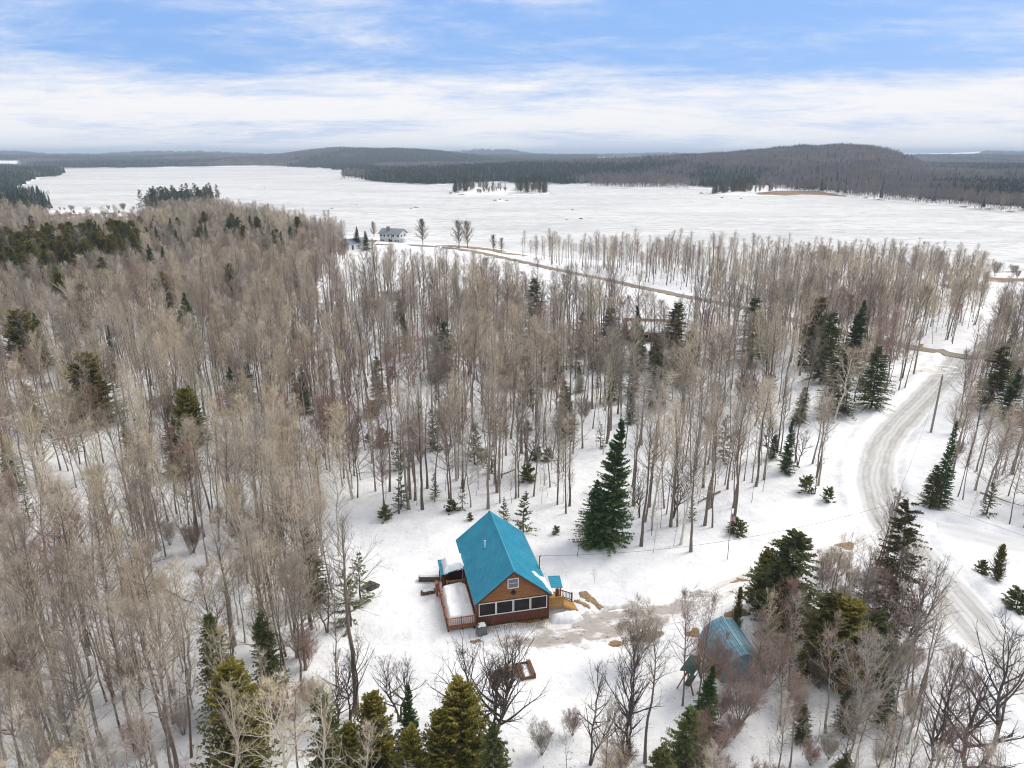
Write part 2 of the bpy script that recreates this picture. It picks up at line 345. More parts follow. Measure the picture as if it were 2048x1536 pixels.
for a_, b_, r0, r1, s in ((1795, 1965, 4700, 7300, 61), (1190, 1290, 3500, 5200, 62), (1985, 2200, 5200, 7000, 63), (140, 175, 4000, 4600, 65), (-40, 45, 3000, 3900, 66)):  # snowy fields cut into the far woods
    inside = sst(gth, thpx(a_), thpx(a_+14))*(1-sst(gth, thpx(b_-14), thpx(b_)))*sst(gr, r0, r0+250)*(1-sst(gr, r1-250, r1))
    far *= 1-inside*sst(fbm(GP[:, 0], GP[:, 1], 420, s), .34, .42)
MARSH = poly([(70, 430), (180, 424), (290, 424), (300, 440), (280, 470), (180, 480), (90, 470)], 0)
MARSH2 = poly([(1830, 560), (1900, 553), (2000, 548), (2300, 545), (2400, 600), (2048, 583), (1960, 585), (1870, 578)], 0)
RED = poly([(1510, 388), (1560, 383), (1640, 385), (1700, 392), (1620, 391)], -1)
RED2 = poly([(60, 343), (150, 338), (280, 337), (240, 335), (80, 336)], -1)
brown = np.zeros(len(GP))
for q, k in ((MARSH, .8), (MARSH2, .9)): brown = np.maximum(brown, k*sst(sdist(GP, q), -6, 12)*sst(fbm(GP[:, 0], GP[:, 1], 26, 71)+.0, .40, .62))
for q in (RED, RED2): brown = np.maximum(brown, 1.0*sst(sdist(GP, q), -10, 6))
brown = np.maximum(brown, .75*np.exp(-((gd-1.5)/4)**2)*sst(fbm(GP[:, 0], GP[:, 1], 35, 72), .45, .7)*sst(gr, 260, 300)*(1-sst(gr, 1500, 2500)))
g = MB(); g.add(np.column_stack([GP, gz]), GT)
gm = bpy.data.materials.new('snow_ground'); gm.use_nodes = True; t = gm.node_tree; b = t.nodes['Principled BSDF']
geo = N(t, 'ShaderNodeNewGeometry')
def pn(t, scale, detail=5, rough=.55, stretch=(1, 1, 1)):
    mp = N(t, 'ShaderNodeMapping'); mp.inputs[3].default_value = stretch; t.links.new(geo.outputs['Position'], mp.inputs[0])
    n = N(t, 'ShaderNodeTexNoise'); n.inputs['Scale'].default_value = scale; n.inputs['Detail'].default_value = detail; n.inputs['Roughness'].default_value = rough
    t.links.new(mp.outputs[0], n.inputs['Vector']); return n.outputs[0]
snow = MIX(t, SS(t, M_(t, 'MULTIPLY_ADD', pn(t, .4, 5, .6), .5, M_(t, 'MULTIPLY', pn(t, .06, 4), .5)), .38, .62), (.70, .715, .745), (.86, .865, .87))
snow = MIX(t, M_(t, 'MULTIPLY', SS(t, pn(t, 2.2, 6, .7), .58, .70), .55), snow, (.46, .41, .36))      # litter and melt specks
ab = N(t, 'ShaderNodeAttribute', attribute_name='brown'); af = N(t, 'ShaderNodeAttribute', attribute_name='far')
gb = MIX(t, pn(t, .12), (.17, .105, .085), (.30, .205, .12))
c = MIX(t, SS(t, M_(t, 'ADD', ab.outputs['Fac'], M_(t, 'MULTIPLY_ADD', pn(t, .5, 6, .7), .8, -.4)), .38, .62), snow, gb)
fw = MIX(t, SS(t, pn(t, .0045, 7, .62), .44, .56), (.11, .10, .11), (.026, .045, .042))             # far woods: bare and evergreen
fw = MIX(t, M_(t, 'MULTIPLY', SS(t, pn(t, .03, 6, .7), .56, .72), .35), fw, (.33, .33, .36))
c = MIX(t, SS(t, M_(t, 'ADD', af.outputs['Fac'], M_(t, 'MULTIPLY_ADD', pn(t, .02, 5, .6), .5, -.25)), .3, .7), c, fw)
t.links.new(c, b.inputs['Base Color']); b.inputs['Roughness'].default_value = .85; b.inputs['Specular IOR Level'].default_value = .15
bp = N(t, 'ShaderNodeBump'); bp.inputs['Strength'].default_value = .6; bp.inputs['Distance'].default_value = .3; t.links.new(pn(t, 1.1, 6, .6), bp.inputs['Height']); t.links.new(bp.outputs[0], b.inputs['Normal'])
go = g.build('snowy_ground', gm, smooth=True); tag(go, 'snow covered ground rising from the lake to the wooded hills', kind='structure')
for nm, v in (('brown', brown), ('far', far)):
    a = go.data.attributes.new(nm, 'FLOAT', 'POINT'); a.data.foreach_set('value', v.astype(np.float32))

# frozen lake
lm = bpy.data.materials.new('lake_snow'); lm.use_nodes = True; t = lm.node_tree; b = t.nodes['Principled BSDF']; geo = N(t, 'ShaderNodeNewGeometry')
c = MIX(t, SS(t, pn(t, .02, 6, .6, (.35, 1, 1)), .38, .66), (.635, .632, .622), (.515, .52, .518))
c = MIX(t, M_(t, 'MULTIPLY', SS(t, pn(t, .20, 6, .65, (.45, 1, 1)), .47, .62), .75), c, (.41, .415, .416))
c = MIX(t, M_(t, 'MULTIPLY', SS(t, pn(t, .13, 6, .7, (.4, 1, 1)), .56, .70), .8), c, (.72, .722, .722))
c = MIX(t, M_(t, 'MULTIPLY', SS(t, pn(t, .0045, 4, .5, (.4, 1, 1)), .48, .62), .35), c, (.69, .687, .68))
t.links.new(c, b.inputs['Base Color']); b.inputs['Roughness'].default_value = .8; b.inputs['Specular IOR Level'].default_value = .2
mb = MB(); lx = np.linspace(-2600, 2600, 53); ly = np.linspace(180, 3400, 41); X, Y = np.meshgrid(lx, ly, indexing='ij')
ii, jj = np.meshgrid(np.arange(52), np.arange(40), indexing='ij'); q = ii*41+jj
mb.add(np.stack([X, Y, np.full_like(X, LZ)], -1).reshape(-1, 3), np.concatenate([np.stack([q, q+41, q+42], -1).reshape(-1, 3), np.stack([q, q+42, q+1], -1).reshape(-1, 3)]))
tag(mb.build('frozen_lake', lm), 'wide frozen lake under wind streaked snow', kind='structure')

# ------------------------------------------------------------------ roads and melted patches
def ribbon(name, line, hw, mat, label, lift=.05, ragged=.35, cross=12, step=.8):
    seg = np.sqrt((np.diff(line, axis=0)**2).sum(1)); s = np.concatenate([[0], np.cumsum(seg)]); n = int(s[-1]/step)+2; u = np.linspace(0, s[-1], n)
    c = np.stack([np.interp(u, s, line[:, 0]), np.interp(u, s, line[:, 1])], -1)
    k = 9; ker = np.ones(k)/k; cp = np.pad(c, ((k//2, k//2), (0, 0)), 'edge'); c = np.stack([np.convolve(cp[:, a], ker, 'valid') for a in (0, 1)], -1)
    d = np.gradient(c, axis=0); d /= np.linalg.norm(d, axis=1, keepdims=True); nn = np.stack([d[:, 1], -d[:, 0]], -1)
    v = np.linspace(-1, 1, cross); off = v[None]*hw+((vnoise(u, u*0, 2.3, 8)-.5)*ragged)[:, None]*np.abs(v)[None]
    Pt = (c[:, None]+nn[:, None]*off[..., None]).reshape(-1, 2); z = height(Pt)+lift
    a, b_ = np.meshgrid(np.arange(n-1), np.arange(cross-1), indexing='ij'); q = a*cross+b_
    mb = MB(); mb.add(np.column_stack([Pt, z]), np.concatenate([np.stack([q, q+cross+1, q+cross], -1).reshape(-1, 3), np.stack([q, q+1, q+cross+1], -1).reshape(-1, 3)]), a=np.broadcast_to(v, (n, cross)).ravel())
    o = mb.build(name, mat, smooth=True); tag(o, label, kind='structure'); return o
def roadmat(name, base, base2, track, amt, edge):
    m = bpy.data.materials.new(name); m.use_nodes = True; t = m.node_tree; b = t.nodes['Principled BSDF']; global geo; geo = N(t, 'ShaderNodeNewGeometry')
    at = N(t, 'ShaderNodeAttribute', attribute_name='tint'); v = M_(t, 'ABSOLUTE', at.outputs['Fac'])
    c = MIX(t, pn(t, .5, 6, .65), base, base2)
    wob = M_(t, 'ADD', v, M_(t, 'MULTIPLY_ADD', pn(t, .25, 4, .6), .3, -.15))
    tr = M_(t, 'MULTIPLY', M_(t, 'MULTIPLY', SS(t, wob, .14, .3), SS(t, wob, .68, .48)), SS(t, pn(t, .35, 4, .6), .25, .6))
    ln_ = M_(t, 'SINE', M_(t, 'MULTIPLY_ADD', at.outputs['Fac'], 24.0, M_(t, 'MULTIPLY', pn(t, .12, 3), 16.0)))          # fine tyre lines along the road
    c = MIX(t, M_(t, 'MULTIPLY', M_(t, 'MULTIPLY', SS(t, ln_, .1, .9), SS(t, wob, .85, .6)), .38*amt), c, track)
    c = MIX(t, M_(t, 'MULTIPLY', tr, amt*.62), c, track)
    c = MIX(t, SS(t, wob, .72, .98), c, edge)
    t.links.new(c, b.inputs['Base Color']); b.inputs['Roughness'].default_value = .7; b.inputs['Specular IOR Level'].default_value = .25
    bp = N(t, 'ShaderNodeBump'); bp.inputs['Strength'].default_value = .4; bp.inputs['Distance'].default_value = .1; t.links.new(pn(t, 3, 5), bp.inputs['Height']); t.links.new(bp.outputs[0], b.inputs['Normal'])
    return m
ribbon('packed_snow_road', ROAD, 2.9, roadmat('packed_snow', (.50, .495, .485), (.64, .64, .635), (.26, .245, .225), .75, (.76, .765, .78)), 'plowed road of grey packed snow curving past the cabin drive')
ribbon('side_drive', SIDE, 2.4, roadmat('plowed_snow', (.74, .745, .75), (.80, .80, .81), (.58, .57, .56), .5, (.82, .82, .83)), 'white plowed drive leaving the road to the right')
ribbon('side_track', SIDE2, 1.3, roadmat('sandy_snow', (.66, .63, .58), (.75, .73, .7), (.45, .38, .28), .6, (.82, .82, .83)), 'sandy wheel track leading off the road under the trees')
ribbon('dirt_road', DIRT, 2.1, roadmat('brown_dirt', (.22, .175, .13), (.29, .24, .19), (.26, .215, .175), .6, (.235, .18, .115)), 'brown thawed dirt road running past the white house', cross=9, step=1.4, lift=.22)
ribbon('driveway', DRIVE, 1.9, roadmat('driveway_snow', (.72, .71, .70), (.80, .80, .80), (.42, .37, .33), .7, (.82, .82, .83)), 'snowy driveway with wheel tracks leading to the cabin')
mudm = bpy.data.materials.new('thawed_mud'); mudm.use_nodes = True; t = mudm.node_tree; b = t.nodes['Principled BSDF']; geo = N(t, 'ShaderNodeNewGeometry')
st = (.3, 1, 1)
c = MIX(t, pn(t, 1.6, 7, .75, (.5, 1, 1)), (.25, .215, .19), (.50, .47, .45))
c = MIX(t, SS(t, pn(t, .55, 8, .75, st), .52, .64), c, (.77, .77, .785))
c = MIX(t, SS(t, pn(t, 2.4, 7, .8, (.6, 1, 1)), .56, .64), c, (.13, .095, .07))
c = MIX(t, M_(t, 'MULTIPLY', SS(t, pn(t, 1.1, 6, .75, st), .60, .68), .8), c, (.30, .20, .09))
c = MIX(t, SS(t, N(t, 'ShaderNodeAttribute', attribute_name='tint').outputs['Fac'], .9, .0), c, (.80, .80, .81))
t.links.new(c, b.inputs['Base Color']); b.inputs['Roughness'].default_value = .75
grassm = bpy.data.materials.new('matted_grass'); grassm.use_nodes = True; t = grassm.node_tree; b = t.nodes['Principled BSDF']; geo = N(t, 'ShaderNodeNewGeometry')
c = MIX(t, SS(t, pn(t, 2.6, 6, .7), .35, .65), (.20, .13, .07), (.34, .25, .15)); c = MIX(t, SS(t, pn(t, 5, 5, .7), .56, .70), c, (.10, .07, .04))
c = MIX(t, SS(t, M_(t, 'ADD', N(t, 'ShaderNodeAttribute', attribute_name='tint').outputs['Fac'], M_(t, 'MULTIPLY_ADD', pn(t, 3.2, 6, .75), 1.5, -.75)), .16, .02), c, (.80, .80, .81))
t.links.new(c, b.inputs['Base Color']); b.inputs['Roughness'].default_value = .95
blade_m = material('straw', (.44, .29, .11), .9, rand=.0)
def patch(name, pix, mat, label, step=.14, lift=.05, rag=.6, tufts=0, seed=0):
    Q = poly(pix); lo = Q.min(0)-1.2; hi = Q.max(0)+1.2; nx, ny = int((hi[0]-lo[0])/step)+2, int((hi[1]-lo[1])/step)+2
    X, Y = np.meshgrid(lo[0]+np.arange(nx)*step, lo[1]+np.arange(ny)*step, indexing='ij'); Pt = np.stack([X, Y], -1).reshape(-1, 2)
    s = sdist(Pt, Q)+(fbm(Pt[:, 0], Pt[:, 1], 1.4, 90+seed, 5)-.5)*3.0*rag+.15
    kp = (s > 0).reshape(nx, ny); cell = kp[:-1, :-1] & kp[1:, :-1] & kp[1:, 1:] & kp[:-1, 1:]
    a, b_ = np.nonzero(cell); q = a*ny+b_
    T = np.concatenate([np.stack([q, q+ny, q+ny+1], -1), np.stack([q, q+ny+1, q+1], -1)])
    us, inv = np.unique(T, return_inverse=True); V = Pt[us]; z = height(V)+lift*sst(s[us], 0, .3)-.30*(1-sst(s[us], 0, .34))
    mb = MB(); mb.add(np.column_stack([V, z]), inv.reshape(-1, 3), a=np.clip(s[us]/1.3, 0, 1))
    o = mb.build(name, mat, smooth=True); tag(o, label, kind='structure')
    if tufts:
        k = RNG.choice(len(V), tufts); B = np.column_stack([V[k], z[k]-.02]); an = RNG.uniform(0, 2*PI, tufts); D = np.stack([np.cos(an)*.16, np.sin(an)*.16, RNG.uniform(.05, .16, tufts)], -1)
        W = np.stack([-np.sin(an)*.018, np.cos(an)*.018, np.zeros(tufts)], -1)
        tb = MB(); tb.blades(B, D, W); tag(tb.build('dead_grass', blade_m), 'flattened straw coloured grass on '+label, kind='stuff')
    return o
patch('muddy_yard', [(955, 1288), (1000, 1275), (1080, 1250), (1150, 1226), (1225, 1214), (1330, 1196), (1420, 1172), (1440, 1190), (1370, 1230), (1290, 1268), (1180, 1292), (1080, 1302), (990, 1296)], mudm, 'churned grey mud and slush in front of the cabin', .12, .06, 1.3)
for k, (pix, lab, n) in enumerate([
        ([(1161, 1187), (1172, 1184), (1192, 1200), (1206, 1216), (1200, 1220), (1180, 1206), (1166, 1196)], 'the longer strip of bare brown turf beside the cabin steps', 260),
        ([(1146, 1200), (1156, 1199), (1172, 1206), (1178, 1215), (1166, 1215), (1150, 1208)], 'the short bare turf patch at the foot of the cabin steps', 160),
        ([(1188, 1290), (1230, 1282), (1290, 1268), (1330, 1262), (1336, 1270), (1300, 1282), (1240, 1293), (1195, 1298)], 'the long brown turf strip edging the muddy yard', 600),
        ([(1358, 1262), (1392, 1258), (1396, 1270), (1362, 1275)], 'the small brown turf patch left of the blue shed', 160),
        ([(1448, 1226), (1490, 1216), (1500, 1226), (1470, 1236), (1450, 1236)], 'the brown turf patch between the blue shed and the drive', 160),
        ([(1450, 1166), (1478, 1153), (1490, 1156), (1498, 1160), (1470, 1168)], 'the brown turf patch on the far edge of the driveway', 200),
        ([(1500, 1146), (1530, 1133), (1536, 1138), (1508, 1149)], 'the narrow turf strip along the driveway beside the hemlocks', 120),
        ([(1668, 1088), (1694, 1076), (1716, 1080), (1712, 1092), (1690, 1098)], 'the brown thawed bank among the roadside brush', 400),
        ([(972, 1345), (1000, 1336), (1034, 1330), (1036, 1352), (1010, 1372), (980, 1374)], 'the ring of bare turf around the fire pit', 420),
        ([(936, 1282), (958, 1276), (972, 1284), (950, 1290)], 'the thin turf patch before the grey covered grill', 90)]):
    patch('grass_patch', pix, grassm, lab, .12, .07, .5, n, k)
for k, (pix, lab) in enumerate([([(905, 484), (960, 488), (1020, 496), (1000, 500), (935, 495), (870, 490)], 'the tan lawn strip bare of snow beside the lakeside road'), ([(980, 499), (1040, 503), (1060, 508), (1010, 507)], 'the thin tan verge between road and lakeshore'),
                                 ([(722, 497), (738, 494), (742, 498), (728, 501)], 'the tan verge beside the white garage'), ([(728, 482), (752, 480), (754, 484), (732, 485)], 'the tan strip left of the white house'), ([(1822, 688), (1850, 690), (1868, 697), (1840, 698)], 'the rust brown bank where the dirt road leaves the trees')]):
    patch('grass_patch', pix, grassm, lab, .6, .12, 1.0, 0, 20+k)

# ------------------------------------------------------------------ the cabin (x along the gable, y towards the back, z up)
cabin = empty('log_cabin', (*CAB, 0), CA); tag(cabin, 'brown cedar cabin with a steep teal metal roof in the snowy clearing', 'cabin')
RX, RL, EV, RG = 3.95, 12.45, 3.08, 6.34; SL = (RG-EV)/RX
WX, Y0, Y1 = 3.62, .38, 12.05
def gz_(x): return RG-.16-abs(x)*SL
mb = MB()                                                             # walls: one closed shell with gables
for y, fl in ((Y0, 0), (Y1, 1)):
    V = [(-WX, y, .38), (WX, y, .38), (WX, y, gz_(WX)), (0, y, gz_(0)), (-WX, y, gz_(WX))]; T = [[0, 1, 2], [0, 2, 3], [0, 3, 4]]
    mb.add(V, [t_[::-1] for t_ in T] if fl else T)
for x in (-WX, WX): mb.quad((x, Y0, .38), (x, Y1, .38), (x, Y1, gz_(WX)), (x, Y0, gz_(WX)))
mb.quad((-WX, Y0, .38), (WX, Y0, .38), (WX, Y1, .38), (-WX, Y1, .38)); wall = mb.build('wall', MT['wood'], cabin)
mb = MB(); z = 3.06                                                   # clapboards of the gable, each lapping the one below
while z < gz_(0)-.12:
    h = .20; xa = (RG-.2-z)/SL; xb = max((RG-.2-z-h)/SL, .02); e = .03+.02*random.random()
    for lo, hi in ((-1, 1),):
        mb.hexa([(-xa, Y0-.06-e, z), (xa, Y0-.06-e, z), (-xa, Y0, z), (xa, Y0, z), (-xb, Y0-.02, z+h), (xb, Y0-.02, z+h), (-xb, Y0, z+h), (xb, Y0, z+h)])
    z += h
o = mb.build('clapboard', MT['wood'], cabin); tag(o, kind='stuff')
for sx in (-1, 1):                                                    # side walls of squared logs
    mb = MB()
    for k in range(13):
        zz = .42+k*.205; mb.box(min(sx*WX, sx*(WX+.05)), max(sx*WX, sx*(WX+.05)), Y0, Y1, zz, zz+.185)
    tag(mb.build('side_log', MT['wood'], cabin), kind='stuff')
mb = MB(); mb.box(-WX+.05, WX-.05, Y0+.12, Y1-.1, -.3, .38); mb.build('crawl_space', MT['found'], cabin)
mb = MB()
for k in range(7): mb.box(-WX+.04+.0, WX-.04, Y0-.055-.004*(k % 2), Y0, .36+k*.152, .36+k*.152+.143)
mb.build('lower_wall', MT['wooddark'], cabin)
for x in (-WX, WX):
    mb = MB(); mb.box(x-.09, x+.09, Y0-.1, Y0+.08, .1, 3.04); mb.build('corner_post', MT['wooddark'], cabin)
mb = MB(); mb.box(-WX, WX, Y0-.085, Y0, 2.93, 3.05); mb.build('trim_board', MT['wooddark'], cabin)
ww = (2*WX-.42)/4
for k in range(4):                                                    # the four porch screens
    x0 = -WX+.15+k*(ww+.04); x1 = x0+ww; f = MB()
    for a in ((x0, x1, 1.45, 1.53), (x0, x1, 2.84, 2.92), (x0, x0+.07, 1.53, 2.84), (x1-.07, x1, 1.53, 2.84)): f.box(a[0], a[1], Y0-.12, Y0-.03, a[2], a[3])
    wn = f.build('porch_window', MT['white'], cabin); p_ = MB(); p_.box(x0+.07, x1-.07, Y0-.075, Y0-.04, 1.53, 2.84); p_.build('pane', MT['glass'], wn)
f = MB()
for a in ((-.56, .56, 4.24, 4.33), (-.56, .56, 5.27, 5.36), (-.56, -.47, 4.33, 5.27), (.47, .56, 4.33, 5.27)): f.box(a[0]-.02, a[1]-.02, Y0-.15, Y0-.02, a[2], a[3])
aw = f.build('attic_window', MT['white'], cabin)
for z0, z1 in ((4.33, 4.785), (4.815, 5.27)): p_ = MB(); p_.box(-.49, .45, Y0-.10, Y0-.05, z0, z1); p_.build('pane', material('window_glass', (.10, .115, .13), .12, spec=.8) if z0 < 4.5 else bpy.data.materials['window_glass'], aw)
p_ = MB(); p_.box(-.49, .45, Y0-.125, Y0-.06, 4.785, 4.815); p_.build('muntin', MT['white'], aw)
mb = MB(); mb.tube([(0.02, Y0-.06, 3.72), (.02, Y0-.2, 3.72)], [.27, .22], 12); mb.tube([(.02, Y0-.2, 3.74), (.02, Y0-.3, 3.8)], [.12, .06], 8); mb.build('gable_lamp', MT['black'], cabin)
for s in (-1, 1):                                                     # the two roof faces, with raised ribs
    mb = MB(); dx, dz = s*RX, EV-RG; nn = np.array([s*SL, 0, 1]); nn = nn/np.linalg.norm(nn)
    def on(u, y, h): p = np.array([dx*u, y, RG+dz*u])+nn*h; return tuple(p)
    mb.hexa([on(0, 0, -.06), on(1, 0, -.06), on(0, RL, -.06), on(1, RL, -.06), on(0, 0, 0), on(1, 0, 0), on(0, RL, 0), on(1, RL, 0)])
    rf = mb.build('roof', MT['teal'], cabin); rb = MB()
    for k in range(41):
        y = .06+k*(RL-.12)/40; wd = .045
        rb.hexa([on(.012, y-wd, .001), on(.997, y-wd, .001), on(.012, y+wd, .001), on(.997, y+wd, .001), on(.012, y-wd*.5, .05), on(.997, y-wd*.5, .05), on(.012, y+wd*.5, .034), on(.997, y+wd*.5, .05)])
    tag(rb.build('rib', MT['ribhighlight'], rf), kind='stuff')
    fb = MB()
    for ya, yb in ((-.02, .02),): fb.hexa([on(0, ya, -.24), on(1, ya, -.24), on(0, yb, -.24), on(1, yb, -.24), on(0, ya, -.062), on(1, ya, -.062), on(0, yb, -.062), on(1, yb, -.062)])
    fb.build('barge_board', MT['wooddark'], cabin)
    fb = MB(); fb.hexa([on(.985, .021, -.2), on(1, .021, -.2), on(.985, RL, -.2), on(1, RL, -.2), on(.985, .021, -.062), on(1, .021, -.062), on(.985, RL, -.062), on(1, RL, -.062)]); fb.build('fascia', MT['wooddark'], cabin)
mb = MB(); a = .2
mb.hexa([(-a, -.03, RG-a*SL+.05), (a, -.03, RG-a*SL+.05), (-a, RL+.03, RG-a*SL+.05), (a, RL+.03, RG-a*SL+.05), (-.02, -.03, RG+.08), (.02, -.03, RG+.08), (-.02, RL+.03, RG+.08), (.02, RL+.03, RG+.08)]); mb.build('ridge_cap', MT['teal'], cabin)
mb = MB(); mb.tube([(-1.6, 6.85, RG-1.6*SL-.1), (-1.6, 6.85, RG-1.6*SL+.95)], .075, 10); mb.tube([(-1.6, 6.85, RG-1.6*SL-.05), (-1.6, 6.85, RG-1.6*SL+.14)], [.2, .085], 10, 1); mb.build('vent_pipe', [MT['pipe'], MT['teal']], cabin)
mb = MB(); mb.tube([(3.78, 4.5, 2.6), (3.78, 4.5, 4.75)], .045, 8); mb.tube([(3.78, 4.5, 4.7), (3.86, 4.42, 4.85)], .07, 8); mb.beam((3.7, 4.5, 3.3), (3.5, 4.85, 3.62), .04, .04); mb.build('service_mast', MT['black'], cabin)
def lump(pts, h, z0f, mat, name, parent, n=26, seed=0, rag=.25, steep=.35, drop=.2):
    """a drift: irregular outline in plan, rounded top, closed sides; z0f gives the surface it lies on"""
    Q = np.array(pts, float); lo, hi = Q.min(0)-.3, Q.max(0)+.3; X, Y = np.meshgrid(np.linspace(lo[0], hi[0], n), np.linspace(lo[1], hi[1], n), indexing='ij')
    Pt = np.stack([X, Y], -1).reshape(-1, 2); s = sdist(Pt, Q)+(fbm(Pt[:, 0]+50, Pt[:, 1]+50, .9, seed, 3)-.5)*2*rag
    kp = (s > -.12).reshape(n, n); cell = kp[:-1, :-1] | kp[1:, :-1] | kp[1:, 1:] | kp[:-1, 1:]; a, b_ = np.nonzero(cell); q = a*n+b_
    T = np.concatenate([np.stack([q, q+n, q+n+1], -1), np.stack([q, q+n+1, q+1], -1)])
    us, inv = np.unique(T, return_inverse=True); base = np.array([z0f(x, y) for x, y in Pt[us]])
    z = base+h*np.sqrt(sst(s[us], -.12, steep))*(.8+.4*fbm(Pt[us][:, 0]+9, Pt[us][:, 1], 1.1, seed+4, 3))-drop*(1-sst(s[us], -.12, .06))
    m_ = MB(); m_.add(np.column_stack([Pt[us], z]), inv.reshape(-1, 3)); return m_.build(name, mat, parent, True)
SNOW = material('snow', (.84, .845, .86), .85, (.78, .79, .81), 1.2, 4, bump=.25, bscale=3)
def roofz(x, y): return RG-abs(x)*SL
lump([(2.45, 2.6), (2.9, 3.0), (3.3, 2.5), (3.95, 3.1), (4.05, .9), (3.75, .55), (3.5, 1.0), (3.1, 1.7)], .16, roofz, SNOW, 'roof_snow', cabin, 30, 3, .3, .3)
def railing(name, p, q, h, n, mat, posts=True, parent=None, low=.12):
    p, q = np.array(p, float), np.array(q, float); r_ = MB(); up = np.array([0, 0, 1.]); r_.beam(p+up*h, q+up*h, .12, .05); r_.beam(p+up*low, q+up*low, .06, .07)
    o = r_.build(name, mat, parent or cabin); bm_ = MB(); bm_.box(-.022, .022, -.022, .022, low+.035, h-.025); me = bm_.mesh('baluster', mat)
    for k in range(n):
        c_ = p+(q-p)*(k+.7)/(n+.4); share('baluster', me, o, Matrix.Translation(c_))
    if posts:
        for e in (p, q): pb = MB(); pb.box(e[0]-.055, e[0]+.055, e[1]-.055, e[1]+.055, e[2]-.05, e[2]+h+.12); pb.build('railing_post', mat, cabin)
    return o
def decking(name, x0, x1, y0, y1, z, mat, wdt=.14, along='x', parent=None):
    fr = MB(); fr.box(x0, x1, y0, y0+.05, z-.24, z-.031); fr.box(x0, x1, y1-.05, y1, z-.24, z-.031); fr.box(x0, x0+.05, y0+.051, y1-.051, z-.24, z-.031); fr.box(x1-.05, x1, y0+.051, y1-.051, z-.24, z-.031)
    o = fr.build(name, mat, parent or cabin); n = int((y1-y0)/wdt); bd = MB(); bd.box(x0-.03, x1+.03, -.064, .064, -.03, 0); me = bd.mesh('deck_board', mat)
    for k in range(n): share('deck_board', me, o, Matrix.Translation((0, y0+(k+.5)*(y1-y0)/n, z-.0005*(k % 3))))
    return o
# right: entry landing, steps, little teal roof
decking('entry_landing', 3.70, 5.45, 1.15, 3.45, .95, MT['newwood'])
railing('landing_railing', (3.78, 1.15, .95), (5.45, 1.15, .95), .92, 13, MT['newwood'], True)
mb = MB(); mb.box(3.8, 5.4, 1.13, 1.16, 1.1, 1.72); mb.build('lattice_panel', material('lattice', (.50, .31, .115), .75, (.30, .17, .05), 3.2, 2, (1, 1, .3)), cabin)
railing('stair_railing', (5.5, 2.55, .75), (6.75, 2.35, .25), .95, 8, MT['black'], True, low=.2)
st_ = MB(); st_.box(-.16, .16, -.72, .72, -.045, 0); me = st_.mesh('step', MT['newwood'])
for k in range(6): share('step', me, cabin, Matrix.Translation((5.62+k*.24, 1.78, .84-k*.145)))
for y in (1.08, 2.48): mb = MB(); mb.beam((5.47, y, .80), (7.05, y, -.04), .05, .22); mb.build('stringer', MT['newwood'], cabin)
mb = MB(); mb.hexa([(4.15, 1.25, 3.0), (5.45, 1.45, 2.66), (4.35, 3.3, 3.0), (5.75, 3.65, 2.66), (4.15, 1.25, 3.05), (5.45, 1.45, 2.71), (4.35, 3.3, 3.05), (5.75, 3.65, 2.71)]); er = mb.build('entry_roof', MT['teal'], cabin); rb = MB()
for k in range(7):
    f_ = (k+.5)/7; a_ = np.array([4.15, 1.25, 3.05])*(1-f_)+np.array([4.35, 3.3, 3.05])*f_; b_ = np.array([5.45, 1.45, 2.71])*(1-f_)+np.array([5.75, 3.65, 2.71])*f_; rb.beam(a_+(0, 0, .015), b_+(0, 0, .015), .05, .03)
tag(rb.build('rib', MT['teal'], er), kind='stuff')
for x, y in ((5.25, 1.6), (5.5, 3.4)): mb = MB(); mb.box(x-.07, x+.07, y-.07, y+.07, .96, 2.68); mb.build('roof_post', MT['deckred'], cabin)
mb = MB(); mb.box(4.9, 5.2, 1.9, 2.2, .96, 2.2); mb.build('porch_board', MT['deckred'], cabin)
# left: snow covered deck with red railing, and the lean-to roof behind it
decking('side_deck', -6.62, -3.70, .45, 6.75, .62, MT['deckred'], .2)
lump([(-6.4, .72), (-3.72, .72), (-3.72, 6.2), (-4.4, 6.6), (-6.35, 6.4)], .95, lambda x, y: .6, SNOW, 'deck_snow', cabin, 46, 11, .0, .22)
railing('deck_railing', (-6.62, .45, .62), (-3.78, .45, .62), .95, 15, MT['deckred'])
railing('deck_railing', (-6.62, 6.75, .62), (-6.62, .45, .62), .95, 30, MT['deckred'])
for y in (2.4, 4.5, 6.75): pb = MB(); pb.box(-6.69, -6.55, y-.07, y+.07, .55, 1.75); pb.build('railing_post', MT['deckred'], cabin)
pb = MB(); pb.box(-5.22, -5.14, .4, .5, .55, 1.69); pb.build('railing_post', MT['deckred'], cabin)
railing('deck_railing', (-5.75, 6.85, .62), (-3.9, 6.85, .62), .95, 12, MT['newwood'])
pb = MB(); pb.box(-7.0, -6.75, 6.3, 7.0, .3, 1.8); pb.build('deck_gate', MT['deckred'], cabin)
for x, y in ((-6.5, .6), (-5.1, .6), (-3.9, .6), (-6.5, 3.5), (-6.5, 6.6)): pb = MB(); pb.box(x-.08, x+.08, y-.08, y+.08, -.3, .38); pb.build('deck_post', MT['wooddark'], cabin)
mb = MB(); mb.hexa([(-6.3, 6.9, 2.35), (-3.66, 6.9, 2.95), (-6.3, 9.7, 2.35), (-3.66, 9.7, 2.95), (-6.3, 6.9, 2.42), (-3.66, 6.9, 3.02), (-6.3, 9.7, 2.42), (-3.66, 9.7, 3.02)]); lr = mb.build('lean_to_roof', MT['teal'], cabin)
mb = MB(); mb.box(-6.36, -6.301, 6.86, 9.76, 2.2, 2.46); mb.box(-6.3, -4.7, 9.701, 9.76, 2.2, 2.5); mb.build('roof_edge', MT['teal'], lr)
